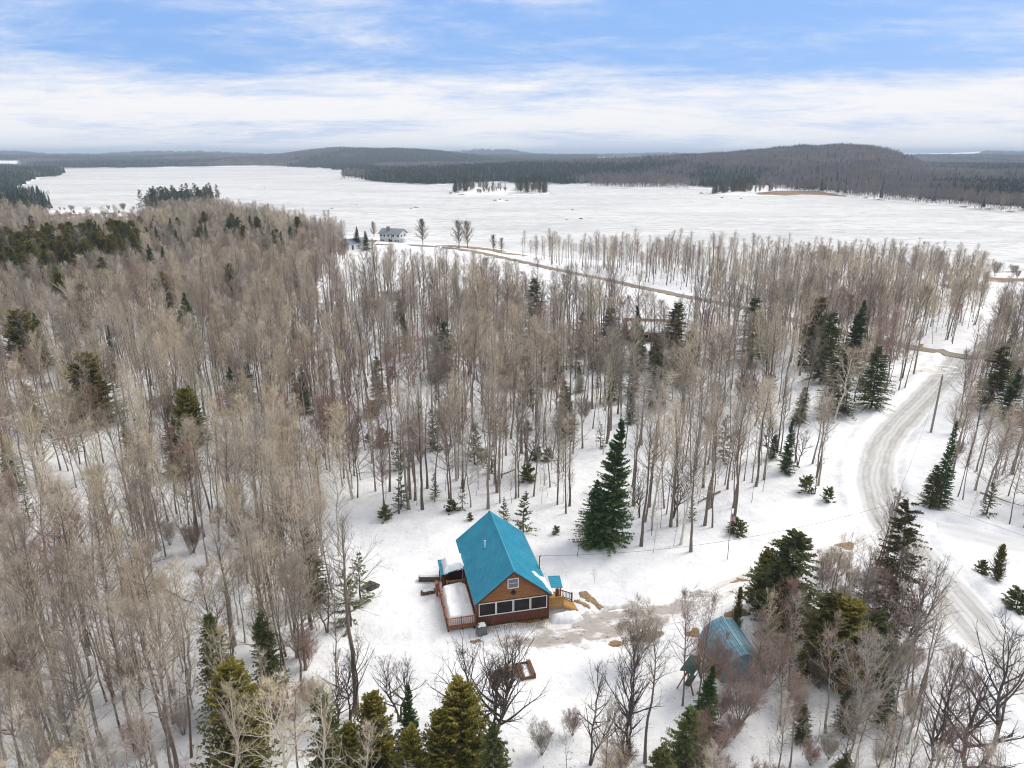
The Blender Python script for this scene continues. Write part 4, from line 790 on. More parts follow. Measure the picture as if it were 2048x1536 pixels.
def conifer(seed, H, Rd, start=.06, prof=.9, wh=.42, nbr=7, down=.25, up=.35, spr=9, bl=.34, bw=.07, tip=.5, gaps=.12, round_=0.0, curl=.12, grad=0.0):
    """needle tree: (trunk, crown); whorls of boughs, each carrying flat sprays"""
    g_ = np.random.default_rng(seed); tr, cw = MB(), MB(); k = 7; tt = np.linspace(0, 1, k)
    wd = np.cumsum(g_.normal(0, .008, (k, 2)), 0)*H; P = np.stack([wd[:, 0], wd[:, 1], H*tt-.3*(tt == 0)], -1); rad = (.011*H+.03)*(1-tt)**.9+.012; tr.tubes(P[None], rad[None], 7)
    nw = int(H*(1-start)/wh); zz = np.concatenate([start+(1-start)*(i_+g_.uniform(-.3, .3, max(3, int(nbr*(.65+.5*(1-i_/nw))))))/nw for i_ in range(nw)]); zz = np.clip(zz, start, .992)
    zz = zz[g_.uniform(0, 1, len(zz)) > gaps*(1+.8*(zz < start+.2))]; n = len(zz); f = (zz-start)/(1-start)
    pr = (1-f)**prof if round_ == 0 else (1-f)**prof*(1-round_)+round_*np.sqrt(np.clip(1-(f*1.02-.25)**2/.62, 0, 1))
    sect = 1+.24*np.sin(np.arange(n)*0+g_.uniform(0, 6)) ; az = g_.uniform(0, 2*PI, n); lob = 1+.16*np.sin(3*az+g_.uniform(0, 6))+.10*np.sin(5*az+7*f)
    L = Rd*pr*lob*g_.uniform(.62, 1.18, n)+.12; el = -down+(up+down)*f**1.2+g_.normal(0, .10, n)
    d = np.stack([np.cos(el)*np.cos(az), np.cos(el)*np.sin(az), np.sin(el)], -1); base = np.stack([np.interp(zz, tt, P[:, a]) for a in range(3)], -1)
    cw.spikes(base, d*L[:, None]*.96+np.array([0, 0, 1])*(L*curl*.6)[:, None], .012+.009*L, 0)
    q = spr; u = (np.arange(q)+.6)/q; u = np.clip(u[None]*.84+.16+g_.uniform(-.06, .06, (n, q)), .08, 1.02); keep = L[:, None]*np.ones((1, q)) > 0
    side = nrm(np.cross(d, np.array([0, 0, 1.]))); C = base[:, None]+d[:, None]*(L[:, None]*u)[..., None]+np.array([0, 0, 1])*(curl*L[:, None]*u**2)[..., None]
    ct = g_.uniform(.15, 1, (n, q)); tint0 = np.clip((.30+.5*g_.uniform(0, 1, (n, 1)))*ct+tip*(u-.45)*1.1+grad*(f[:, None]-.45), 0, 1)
    ln = bl*np.minimum(1, .45+.55*L[:, None])*(.55+.65*(1-u)*np.minimum(1, L[:, None]/1.2)+.25*g_.uniform(0, 1, (n, q)))
    for s in (-1, 1, 0):
        sw = (0 if s == 0 else 1)*s; D = nrm(d[:, None]*(.75 if s else 1.0)+side[:, None]*(sw*.9)+g_.normal(0, .28, (n, q, 3))+np.array([0, 0, -.10 if s else .12]))*ln[..., None]
        W = nrm(np.cross(D, np.array([0, 0, 1.])+g_.normal(0, .5, (n, q, 3))))*(bw*(.7+.6*g_.uniform(0, 1, (n, q))))[..., None]
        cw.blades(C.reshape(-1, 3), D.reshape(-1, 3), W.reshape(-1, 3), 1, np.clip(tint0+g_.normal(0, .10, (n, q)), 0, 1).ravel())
    m = 14; zt = H*(1-.06*g_.uniform(0, 1, m)); cw.blades(np.stack([np.full(m, P[-1, 0]), np.full(m, P[-1, 1]), zt-.1], -1), nrm(np.stack([g_.normal(0, .35, m), g_.normal(0, .35, m), np.full(m, 1.)], -1))*bl*1.1, nrm(g_.normal(0, 1, (m, 3)))*bw*.7, 1, .6)
    return tr, cw
PROTO = {}
def reg(key, parts, tm, cm):
    tr, cw = parts; both = MB(); off = len(tm); ntr = MB()
    t_me = tr.mesh('trunk', tm); c_me = cw.mesh('crown', cm)
    for s_, o_ in ((tr, 0), (cw, len(tm))):
        for V, T, m_, a_ in zip(s_.V, s_.T, s_.M, s_.A):
            both.V.append(V); both.T.append(T+ (0 if o_ == 0 else tr.n)); both.M.append(m_+o_); both.A.append(a_)
    b_me = both.mesh('whole_tree', list(tm)+list(cm)); H = max(v[:, 2].max() for v in cw.V)
    PROTO.setdefault(key, []).append(dict(t=t_me, c=c_me, b=b_me, h=H))
B_, T_, TR, TP, TD = MT['bark'], MT['twig'], MT['twigred'], MT['twigpale'], MT['twigdark']
for s in range(6): reg('tall', bare(10+s, 16, .46+.06*(s % 3), 2.1+.35*(s % 3), 24, 56, 18, sec=6, tw=7, twl=.65, twr=.0090, r0=.19), [B_], [B_, T_])
for s in range(3): reg('tallred', bare(30+s, 14, .36, 2.9, 32, 60, 22, sec=7, tw=9, twl=.6, twr=.0092), [B_], [B_, TR])
for s in range(4): reg('slim', bare(40+s, 12.5, .40, 1.5, 20, 50, 22, sec=5, tw=6, r0=.10, twr=.009), [B_], [B_, T_])
for s in range(4): reg('wide', bare(50+s, 15, .30, 4.3, 34, 66, 20, sec=9, tw=10, fork=1, wander=.03, twr=.0108), [B_], [B_, T_])
for s in range(4): reg('pale', bare(60+s, 15.5, .36, 2.9, 26, 54, 20, sec=7, tw=8, fork=1, r0=.16, wander=.03), [MT['barkpale']], [MT['barkpale'], TP])
for s in range(2): reg('bigpale', bare(70+s, 16, .30, 5.4, 28, 62, 18, sec=9, tw=8, fork=1, r0=.27, curve=.35, wander=.035, thick=1.7), [MT['barkpale']], [MT['barkpale'], TP])
for s in range(3): reg('pole', bare(80+s, 7.5, .35, .8, 14, 48, 26, sec=4, tw=5, r0=.04, twl=.45, wander=.035), [MT['barkdark']], [MT['barkdark'], T_])
for s in range(4): reg('shrub', bare(90+s, 4.6, .18, 1.1, 60, 40, 18, sec=5, tw=5, r0=.095, stems=10, spread=.40, twl=.6, twr=.009, wander=.03), [B_], [B_, [T_, TR][s % 2]])
for s in range(3): reg('dark', bare(100+s, 13, .24, 3.5, 28, 60, 20, sec=7, tw=6, r0=.27, thick=1.4, stems=2, spread=.12, fork=1, curve=.3, wander=.05), [MT['barkdark']], [MT['barkdark'], TD])
for s in range(2): reg('round', bare(120+s, 12, .16, 3.6, 46, 66, 16, sec=10, tw=12, r0=.22, twr=.016, twl=.7, fork=1, thick=1.5), [MT['barkdark']], [MT['barkdark'], B_])
reg('cherry', bare(110, 11, .22, 3.9, 40, 62, 22, sec=7, tw=5, r0=.34, stems=4, spread=.30, fork=1, curve=.35, wander=.07, twl=.8, thick=1.7), [MT['barkdark']], [MT['barkdark'], TD])
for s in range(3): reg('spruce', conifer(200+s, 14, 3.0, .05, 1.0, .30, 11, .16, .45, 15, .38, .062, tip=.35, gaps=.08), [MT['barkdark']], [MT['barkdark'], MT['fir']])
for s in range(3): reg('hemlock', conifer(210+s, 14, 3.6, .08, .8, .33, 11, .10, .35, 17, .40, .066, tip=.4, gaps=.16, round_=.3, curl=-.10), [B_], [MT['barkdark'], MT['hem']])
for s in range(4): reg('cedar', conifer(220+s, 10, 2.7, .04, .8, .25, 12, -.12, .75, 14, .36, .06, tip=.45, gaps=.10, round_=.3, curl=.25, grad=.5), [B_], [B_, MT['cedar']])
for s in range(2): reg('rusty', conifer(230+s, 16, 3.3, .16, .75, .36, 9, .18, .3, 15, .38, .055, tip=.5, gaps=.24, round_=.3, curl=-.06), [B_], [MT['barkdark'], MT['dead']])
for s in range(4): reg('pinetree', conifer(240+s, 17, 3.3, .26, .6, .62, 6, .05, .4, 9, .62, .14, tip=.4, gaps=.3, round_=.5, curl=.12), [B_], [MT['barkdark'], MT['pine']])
for s in range(3): reg('young', conifer(250+s, 5.5, 1.5, .04, .85, .34, 7, .05, .4, 9, .28, .05, tip=.4, gaps=.3), [MT['barkdark']], [MT['barkdark'], MT['hem']])
for s in range(2): reg('slimfir', conifer(260+s, 14, 1.7, .05, .95, .29, 10, .15, .5, 11, .34, .06, tip=.3, gaps=.06), [MT['barkdark']], [MT['barkdark'], MT['fir']])
for s in range(2): reg('bush', conifer(270+s, 2.0, 1.0, .04, .6, .2, 8, -.1, .8, 7, .34, .08, tip=.4, gaps=.2, round_=.4), [MT['barkdark']], [MT['barkdark'], MT['hem']])

EVER, DECI = [], []                                                  # (key, variant, x, y, height, turn, label or None, zone, lean)
def put(L_, key, x, y, h, label=None, zone=None, rz=None, var=None, sx=1.0):
    L_.append(dict(k=key, v=var if var is not None else int(RNG.integers(len(PROTO[key]))), x=x, y=y, h=h, rz=RNG.uniform(0, 2*PI) if rz is None else rz, label=label, zone=zone, sx=sx, lean=tuple(RNG.normal(0, .045 if key in ('slim', 'pole', 'pale', 'dark') else .028, 2))))
def top(L_, key, px, py, h, label, sx=1.0, var=None, rz=None):      # placed by where its tip stands in the photograph
    p = G(px, py, h); put(L_, key, p[0], p[1], h, label, None, rz, var, sx)
def foot(L_, key, px, py, h, label, sx=1.0, var=None, rz=None): p = G2(px, py); put(L_, key, p[0], p[1], h, label, None, rz, var, sx)
E_ = [  # evergreens one can point to
    ('spruce', 1228, 832, 16.5, 'tall dark green fir standing behind the right side of the cabin', .92), ('spruce', 1197, 958, 8.5, 'shorter broad dark fir leaning against the tall fir behind the cabin', 1.5),
    ('young', 1047, 982, 5.8, 'small green fir right behind the teal roof ridge', 1.0), ('hemlock', 1597, 1062, 11, 'tall bushy dark hemlock rising above the blue shed', 1.5), ('hemlock', 1655, 1178, 8.5, 'dark hemlock shoulder right of the tallest hemlock by the shed', 1.55),
    ('cedar', 1530, 1098, 7, 'narrow dark evergreen on the left flank of the hemlock group', 1.05), ('cedar', 1712, 1188, 8.5, 'round olive topped hemlock right of the hemlock group', 1.6), ('hemlock', 1760, 1225, 7, 'low dark hemlock under the rusty spruce', 1.5),
    ('rusty', 1812, 995, 15.5, 'rusty brown thinning spruce beside the transformer pole', 1.0), ('cedar', 1482, 1172, 5, 'small dark spire evergreen left of the hemlocks by the shed', .5), ('spruce', 1420, 1322, 8, 'dark evergreen in front of the blue shed', .9), ('hemlock', 1380, 1400, 9, 'big dark evergreen below the garden swing at the bottom', 1.0), ('hemlock', 1330, 1475, 9, 'dark evergreen low at the bottom edge below the swing', .9),
    ('cedar', 455, 1330, 10, 'large yellow green cedar among the pale trees bottom left', 1.15), ('hemlock', 425, 1222, 10, 'dark hemlock behind the yellow green cedar bottom left', .8), ('hemlock', 520, 1225, 10, 'dark hemlock right of the dark hemlock bottom left', .7),
    ('cedar', 745, 1385, 9, 'rounded olive green cedar at the bottom left of the cabin clearing', 1.0), ('spruce', 815, 1375, 8.5, 'dark pointed evergreen between the two olive cedars at the bottom', .8), ('cedar', 925, 1358, 9.5, 'broad olive cedar under the bare cherry tree at the bottom', 1.15), ('cedar', 818, 1452, 7.5, 'bright yellow green cedar at the bottom edge', .9), ('cedar', 880, 1420, 8, 'olive cedar filling in beside the broad cedar at the bottom', .9), ('hemlock', 985, 1455, 8, 'low dark green cedar at the bottom edge right of the olive cedars', .8), ('hemlock', 640, 1365, 9, 'dark hemlock bottom left behind pale branches', .8), ('cedar', 700, 1440, 8, 'olive cedar at the bottom edge left of the clearing', .8),
    ('slimfir', 1912, 836, 12.5, 'slim dark spruce at the roadside on the right', .9), ('hemlock', 1878, 925, 6.5, 'low spreading young hemlock below the roadside spruce', 1.0), ('hemlock', 2003, 692, 12, 'round dull green fir in the right hand wood', 1.0), ('spruce', 2040, 735, 10, 'dark spruce at the right edge beside the round fir', .9),
    ('slimfir', 1588, 832, 9, 'small dark topped fir near the edge of the wood left of the road', 1.1), ('hemlock', 1515, 592, 15, 'broad dark hemlock by the dirt road end', .95), ('cedar', 1640, 590, 16, 'olive topped fir tallest of the roadside evergreens', .7), ('hemlock', 1662, 622, 15, 'rounded green fir in front of the olive topped fir', .8), ('spruce', 1722, 598, 16, 'pointed dark fir right of the roadside evergreen group', .85), ('hemlock', 1690, 700, 12, 'dark evergreen behind the pale aspen near the road', .9), ('hemlock', 1765, 690, 12, 'low dark fir nearest the road in the roadside group', .9),
    ('hemlock', 1352, 600, 15, 'dark fir right of the brown house in the woods', .9), ('slimfir', 1277, 606, 15, 'slim fir standing before the brown house in the woods', 1.2), ('hemlock', 1380, 655, 12, 'dark lower fir beside the brown house', .9), ('cedar', 1310, 668, 8, 'small olive cedar before the brown house', .7), ('hemlock', 1075, 555, 16, 'tall brownish hemlock in the middle of the wood', .75), ('hemlock', 1215, 612, 14, 'grey green hemlock left of the brown house', .85), ('hemlock', 888, 640, 12, 'dark fir in the left middle of the wood', .8), ('spruce', 1010, 690, 9, 'dark fir deep among the bare trunks above the cabin', .9), ('hemlock', 755, 712, 10, 'dull hemlock among trunks upper left of the cabin', .8), ('hemlock', 870, 660, 11, 'dark hemlock crowding the dark fir in the left middle', .7), ('hemlock', 1320, 700, 11, 'dark fir below the brown house', .8), ('spruce', 1265, 770, 7, 'small dark fir above the tall fir by the cabin', 1.0), ('hemlock', 1130, 760, 9, 'green hemlock in the wood above the cabin roof', .9),
    ('cedar', 34, 615, 14, 'large olive cedar at the far left edge', 1.05), ('spruce', 64, 622, 12, 'dark spruce tip beside the large olive cedar', .8), ('spruce', 110, 596, 11, 'small dark spruce above the pale tree on the left', .7), ('slimfir', 207, 648, 12, 'thin black spire spruce in the left wood', .8), ('hemlock', 362, 620, 9, 'small dull fir in the grey left wood', .7), ('cedar', 160, 705, 13, 'big bushy olive cedar in the left wood', 1.1), ('cedar', 362, 775, 10, 'olive half of the evergreen pair in the left wood', .85), ('spruce', 375, 768, 10, 'dark half of the evergreen pair in the left wood', .9), ('hemlock', 350, 835, 9, 'dark low evergreen below the pair in the left wood', .8), ('spruce', 455, 730, 9, 'dark spruce with a bluish top in the left wood', .8), ('spruce', 598, 732, 9, 'small dark fir in the wood left of centre', .8), ('hemlock', 48, 770, 8, 'dark fir above the white limbed aspens', .9), ('cedar', 250, 838, 7, 'small olive cedar in the left wood below the big bushy one', .7), ('hemlock', 180, 745, 9, 'dark evergreen against the big bushy cedar', .9),
    ('spruce', 712, 452, 11, 'darker left one of the two spruces beside the white garage', .9), ('spruce', 731, 461, 9.5, 'right one of the two spruces beside the lake house', 1.1), ('spruce', 458, 433, 16, 'tall dark spruce breaking the far edge of the left wood', .8), ('spruce', 399, 450, 14, 'dark spruce left of the tall one at the far edge of the left wood', .9), ('spruce', 545, 459, 15, 'broad dark spruce at the far edge of the left wood', .9), ('slimfir', 481, 450, 14, 'thin spire spruce right of the tall far spruce', .8), ('slimfir', 581, 455, 14, 'thin spire spruce right of the broad far spruce', .8), ('spruce', 625, 466, 11, 'small dark spruce at the far right end of the left wood', .8), ('spruce', 295, 488, 14, 'tall dark spruce in the olive belt of the left wood', 1.0), ('slimfir', 325, 492, 12, 'slim spruce right of the tall one in the olive belt', 1.0), ('spruce', 592, 528, 10, 'lone dark spruce tip in the grey wood left of the snow field', .8),
    ('spruce', 835, 775, 8, 'thin dark fir among trunks left above the cabin', .6), ('young', 690, 1130, 7, 'dull green hemlock at the left edge of the clearing', 1.0), ('young', 715, 1100, 6, 'small hemlock beside the tall trunk left of the clearing', 1.0), ('cedar', 2008, 1088, 4.5, 'small olive cedar on the snow right of the road', .8), ('bush', 2045, 1175, 2.6, 'low rusty cedar bush at the right edge below the small cedar', 1.1), ('bush', 1968, 1118, 1.8, 'very small cedar bush left of the small olive cedar', 1.0), ('bush', 1478, 1035, 2.2, 'leafy green bush behind the flagpole', 1.2), ('bush', 1112, 1050, 1.2, 'tiny green fir on the snow behind the cabin', 1.0)]
for k, px, py, h, lab, sx in E_:
    if h >= 8 and py < 900 and k in ('cedar', 'hemlock', 'spruce') and 'cabin' not in lab: sx *= 1.5 if px < 600 and py > 560 else 1.3
    top(EVER, k, px, py, h, lab, sx)
for k, px, py, h, lab, sx in [('young', 1008, 1040, 3.6, 'bushy little hemlock left of the small fir behind the roof', 1.0), ('bush', 1610, 985, 2.6, 'green sapling bush at the wood edge near the road bend', 1.0), ('bush', 1655, 1000, 2.2, 'brownish green sapling bush beside the road bend', 1.0), ('bush', 905, 1025, 1.8, 'low green bush at the wood edge behind the cabin left', 1.2), ('bush', 940, 1040, 1.2, 'tiny bush on the snow left behind the roof', .8),
                              ('young', 870, 1000, 4, 'understory hemlock at the wood edge left behind the cabin', .9), ('young', 925, 1020, 4.5, 'slender understory hemlock left of the roof peak', .7), ('bush', 770, 1040, 2, 'low bush at the left rear edge of the clearing', 1.2)]: foot(EVER, k, px, py, h, lab, sx)

D_ = [  # bare trees one can point to: (key, foot or tip, px, py, height, label, width)
    ('bigpale', 't', 128, 762, 15, 'big white limbed aspen in the left wood, right one of the pair', 1.0), ('bigpale', 't', 40, 800, 15, 'big white limbed aspen at the left edge of the photo', 1.1), ('pale', 't', 345, 870, 15, 'pale forked aspen rising from the left wood', 1.1), ('pale', 't', 690, 790, 15, 'pale birch with a reddish haze of twigs left above the cabin', 1.3),
    ('bigpale', 't', 130, 545, 15, 'pale domed aspen in the far left wood', 1.3), ('bigpale', 't', 235, 540, 15, 'pale domed aspen right of the other far left aspen', 1.0), ('pale', 't', 1692, 680, 15, 'pale spreading aspen before the roadside evergreens', 1.3), ('pale', 't', 1755, 640, 16, 'leaning pale aspen trunk beside the roadside evergreens', .7), ('pale', 't', 1600, 650, 16, 'pale thin aspen left of the roadside evergreens', .9), ('pale', 't', 1215, 700, 17, 'thin pale birch behind the tall fir', .5),
    ('cherry', 'f', 985, 1490, 11.5, 'wide many stemmed dark cherry tree in front of the cabin', 1.0), ('dark', 'f', 800, 1440, 8, 'dark branching tree left below the cabin deck', 1.0), ('tall', 'f', 712, 1425, 19, 'tall trunk with long side limbs on the left edge of the clearing', 1.2), ('dark', 'f', 700, 1440, 9, 'twisted dark tree beside the tall trunk left of the clearing', .8), ('pole', 'f', 1155, 1112, 4.6, 'small bare sapling alone on the snow behind the cabin', 1.6), ('pole', 'f', 1190, 1166, 1.9, 'tiny bare shrub alone on the snow right of the cabin', 2.0),
    ('dark', 'f', 1180, 1530, 9.5, 'dark slender tree at the bottom centre', .8), ('dark', 'f', 1255, 1520, 13, 'tall dark tree right of the cherry at the bottom', .75), ('tall', 'f', 1290, 1525, 14, 'tall grey brown tree before the muddy yard', .9), ('dark', 'f', 1240, 1560, 8, 'crooked dark tree low at the bottom centre', .8), ('shrub', 'f', 1275, 1330, 6.5, 'tall fan of reddish brush right of the fire pit', 1.0), ('tallred', 'f', 1365, 1410, 12, 'dense twiggy tree left of the blue shed', .8), ('tallred', 'f', 1395, 1425, 13, 'dense twiggy tree rising before the blue shed', .7), ('shrub', 'f', 1410, 1380, 6, 'brushy thicket in front of the garden swing', 1.0), ('pale', 'f', 1528, 1345, 9, 'pale curved aspen before the dark hemlock', .9),
    ('wide', 'f', 1690, 1570, 15, 'tall leaning dark tree at the bottom right', .8), ('dark', 'f', 1925, 1590, 15, 'big spreading dark tree over the road at the bottom right', 1.15), ('dark', 'f', 1800, 1330, 13, 'dark bare tree right of the rusty spruce', .7), ('dark', 'f', 1850, 1560, 11, 'dark bare tree left of the big spreading one bottom right', .8), ('pale', 'f', 575, 1640, 13, 'white barked aspen at the bottom left with tan twigs', 1.2), ('pale', 'f', 650, 1660, 13, 'second white barked aspen at the bottom left', 1.0), ('pale', 'f', 465, 1650, 12, 'tan twigged aspen before the yellow green cedar', 1.1), ('pale', 'f', 730, 1640, 9, 'low tan twigged aspen at the bottom by the olive cedar', 1.0),
    ('round', 'f', 846, 487, 14, 'lone round crowned maple on the shore right of the lake house', 1.0), ('round', 'f', 918, 495, 15, 'broad bushy tree pair on the tan lawn by the lake', 1.0), ('round', 'f', 935, 494, 15, 'broad bushy tree leaning right on the tan lawn by the lake', .9), ('round', 'f', 988, 500, 9, 'small round tree between road and lake', .8), ('round', 'f', 1003, 503, 8, 'smaller tree right of the small round one by the lake', .8), ('round', 'f', 748, 474, 10, 'small bare tree left behind the lake house', .8), ('tall', 'f', 960, 600, 16, 'tall dark tree in the snow field above the middle wood', 1.1), ('tall', 'f', 1135, 650, 17, 'large leaning maple in the snow field left of the brown house', 1.3), ('tall', 'f', 1208, 640, 19, 'tall thin trunked tree in the snow field beside the brown house', 1.0),
    ('shrub', 'f', 1530, 1375, 6, 'brush fan at the right foot of the blue shed', 1.0), ('tallred', 'f', 1560, 1450, 9.5, 'twiggy tree standing right of the blue shed', .9), ('shrub', 'f', 1480, 1450, 6.5, 'brush fan below the blue shed at the bottom', 1.1),
    ('wide', 'f', 1225, 960, 1, None, 1)]
for k, m_, px, py, h, lab, sx in D_:
    if lab: (top if m_ == 't' else foot)(DECI, k, px, py, h, lab, sx)

# the woods: base outlines, spacing, kinds
ZONES = [
    ('left', [(-900, 1900), (-1100, 700), (-500, 500), (-120, 452), (60, 446), (120, 476), (280, 476), (330, 445), (430, 436), (520, 456), (600, 470), (690, 492), (694, 512), (660, 548), (610, 590), (556, 622), (585, 690), (650, 790), (720, 900), (765, 985), (775, 1045), (728, 1080), (690, 1180), (682, 1290), (680, 1420), (672, 1600), (660, 1900)], 2.55, (('tall', 5), ('tallred', 2.2), ('slim', 3), ('pale', 2.4), ('wide', 1.5), ('dark', .8), ('pole', 2.4), ('shrub', 1.0)), 'left'),
    ('mid', [(556, 622), (610, 592), (660, 590), (700, 600), (900, 596), (960, 610), (1040, 628), (1120, 660), (1200, 668), (1240, 700), (1330, 712), (1400, 668), (1470, 662), (1560, 668), (1660, 690), (1760, 706), (1800, 716), (1828, 770), (1765, 812), (1710, 868), (1690, 925), (1630, 975), (1540, 1015), (1470, 1052), (1400, 1098), (1330, 1106), (1262, 1082), (1150, 1030), (1060, 1004), (950, 1018), (850, 1028), (785, 1030), (765, 985), (720, 900), (650, 790), (585, 690)], 3.2, (('tall', 4.5), ('tallred', 1.3), ('slim', 4), ('pale', .6), ('wide', .9), ('dark', .7), ('pole', 2.8), ('shrub', .5)), 'mid'),
    ('shore', [(1030, 510), (1150, 521), (1300, 530), (1500, 536), (1700, 542), (1900, 550), (1960, 566), (1975, 600), (1950, 650), (1900, 692), (1840, 682), (1790, 680), (1700, 660), (1560, 627), (1480, 607), (1400, 590), (1300, 569), (1200, 549), (1100, 529)], 3.1, (('tall', 3), ('slim', 4), ('tallred', 1), ('pale', .8), ('wide', .6), ('pole', 1.5)), 'shore'),
    ('right', [(1940, 735), (1985, 690), (2100, 650), (2500, 640), (3200, 800), (3000, 1300), (2300, 1110), (2060, 1062), (1990, 1038), (1888, 1026), (1893, 960), (1903, 890), (1922, 800)], 2.4, (('tall', 3.5), ('tallred', 1.8), ('slim', 3), ('wide', .8), ('pole', 2), ('shrub', 1)), 'right'),
    ('brush', [(1340, 1580), (1440, 1395), (1500, 1360), (1560, 1290), (1640, 1250), (1700, 1180), (1760, 1140), (1790, 1180), (1815, 1260), (1850, 1350), (1890, 1450), (1940, 1550), (2000, 1680), (2050, 1800), (1340, 1800)], 1.55, (('shrub', 6), ('pole', 4), ('tallred', 1.6), ('tall', 1.0), ('slim', 1.5)), 'brush'),
    ('roadbank', [(1600, 1110), (1640, 1066), (1700, 1050), (1755, 1050), (1775, 1110), (1740, 1150), (1680, 1170), (1620, 1190), (1570, 1190)], 1.6, (('shrub', 6), ('pole', 2)), 'brush'),
    ('bottom', [(1010, 1900), (1060, 1480), (1150, 1430), (1240, 1440), (1330, 1500), (1340, 1900)], 2.8, (('shrub', 3), ('pole', 4), ('slim', 1)), 'bottom'),
    ('lowleft', [(690, 1900), (700, 1480), (780, 1440), (880, 1430), (1010, 1480), (1010, 1900)], 3.6, (('shrub', 2), ('pole', 3), ('dark', .6)), 'bottom'),
    ('edge', [(1245, 1000), (1400, 960), (1560, 930), (1655, 950), (1645, 988), (1540, 1020), (1470, 1056), (1400, 1102), (1335, 1115), (1262, 1090)], 2.5, (('tall', 4), ('slim', 4), ('pole', 3)), 'mid'),
    ('edgeback', [(785, 985), (900, 960), (1060, 950), (1160, 990), (1160, 1034), (1060, 1010), (950, 1024), (850, 1034), (790, 1034)], 2.4, (('tall', 4), ('slim', 4), ('pole', 3)), 'mid'),
    ('roadfront', [(1530, 638), (1600, 652), (1700, 672), (1815, 696), (1822, 722), (1700, 704), (1530, 676)], 2.5, (('tall', 4), ('slim', 4), ('tallred', 2)), 'mid'),
    ('leftnear', [(-700, 1900), (-500, 1080), (40, 1000), (640, 1040), (676, 1200), (672, 1450), (660, 1900)], 2.7, (('slim', 3), ('pole', 3), ('tall', 2), ('pale', 1), ('shrub', 1)), 'left'),
    ('corner', [(2060, 1180), (2300, 1240), (2500, 1500), (2300, 1560), (2110, 1380)], 5, (('pole', 3), ('slim', 1), ('shrub', 1)), 'right')]
CLEAR = [poly(q) for q in ([(700, 470), (860, 470), (1060, 505), (1000, 520), (860, 500), (750, 500), (715, 520), (690, 512)], [(720, 1075), (780, 1035), (950, 1032), (1090, 1032), (1260, 1104), (1330, 1128), (1480, 1066), (1600, 1010), (1660, 1000), (1660, 1040), (1600, 1120), (1520, 1160), (1450, 1260), (1420, 1300), (1330, 1320), (1100, 1440), (1000, 1400), (720, 1420), (696, 1300)])]
H2POLY = np.array([(26, 165), (44, 163), (46, 182), (24, 184)])
ROADS = ((ROAD, 3.9), (SIDE, 4.2), (DIRT, 3.6), (SIDE2, 3.2), (DRIVE, 3.0))
def free(P, pad=0.0):
    ok = np.ones(len(P), bool)
    for ln, hw in ROADS: ok &= ldist(P, ln) > hw+pad
    for q in CLEAR: ok &= sdist(P, q) < 0
    return ok & (sdist(P, H2POLY) < 1) & (landdist(P) > 1.5) & (np.hypot((P[:, 0]-20.3)*1.3, P[:, 1]-54.6) > 4.2)
def sample(Q, sp):
    lo, hi = Q.min(0), Q.max(0); nx, ny = int((hi[0]-lo[0])/sp)+1, int((hi[1]-lo[1])/sp)+1
    X, Y = np.meshgrid(np.arange(nx), np.arange(ny), indexing='ij'); P = np.stack([lo[0]+(X+RNG.uniform(-.1, 1.1, X.shape))*sp, lo[1]+(Y+RNG.uniform(-.1, 1.1, X.shape))*sp], -1).reshape(-1, 2)
    return P[sdist(P, Q) > 0]
HT = dict(tall=18.5, tallred=15, slim=15.5, wide=15.5, pale=17, pole=7, shrub=5.0, dark=11)
for nm, q, sp, mix, zone in ZONES:
    P = sample(poly(q), sp); P = P[free(P)]; P = P[(P[:, 1] > 16) & (np.abs(np.arctan2(P[:, 0], P[:, 1])) < .76)]
    dens = fbm(P[:, 0], P[:, 1], 22, 300, 3); P = P[(RNG.uniform(0, 1, len(P)) < .45+1.0*dens)]
    ks = [k for k, _ in mix]; ws = np.array([w_ for _, w_ in mix]); pick = np.argmax(np.stack([np.log(w_)+RNG.gumbel(size=len(P))+4.5*(fbm(P[:, 0], P[:, 1], 26, 330+7*q_, 2)-.5) for q_, w_ in enumerate(ws)]), 0); ar = fbm(P[:, 0], P[:, 1], 30, 310, 2)
    sc_ = {'shore': .76, 'brush': .68, 'bottom': .8, 'right': .84, 'left': .86}.get(zone, 1.0)
    for (x, y), k, a_ in zip(P, pick, ar): put(DECI, ks[k], x, y, HT[ks[k]]*RNG.uniform(.68, 1.16)*(.86+.28*a_)*sc_, None, zone)
# scattered small evergreens under the bare trees, the olive belt, the island and the shore pines
def evers(q, sp, mix, hr, zone, z=0.0, keep=1.0, chk=True):
    P = sample(poly(q, z), sp); P = P[RNG.uniform(0, 1, len(P)) < keep]
    if chk: P = P[free(P, .3)]
    ks = [k for k, _ in mix]; ws = np.array([w_ for _, w_ in mix]); pick = RNG.choice(len(ks), len(P), p=ws/ws.sum())
    for (x, y), k in zip(P, pick): put(EVER, ks[k], x, y, RNG.uniform(*hr)*(.45 if ks[k] == 'bush' else 1), None, zone)
evers(ZONES[1][1], 11, (('young', 5), ('hemlock', 1), ('bush', 3)), (3, 8), 'understory', keep=.5)
evers([(800, 860), (1000, 840), (1250, 850), (1240, 960), (1060, 990), (850, 1010), (790, 950)], 7, (('young', 4), ('hemlock', 2), ('bush', 3)), (3.5, 8), 'understory', keep=.7)
evers([(1180, 700), (1400, 690), (1420, 800), (1100, 850), (960, 800), (1000, 720)], 10, (('hemlock', 4), ('young', 2), ('spruce', 1)), (6, 11.5), 'understory', keep=.95)
evers([(680, 600), (960, 610), (1060, 690), (960, 760), (700, 740), (600, 700)], 16, (('hemlock', 4), ('young', 3)), (6, 11), 'understory', keep=.6)
evers(ZONES[0][1], 17, (('young', 4), ('hemlock', 2), ('cedar', 1)), (4, 9), 'leftunder', keep=.6)
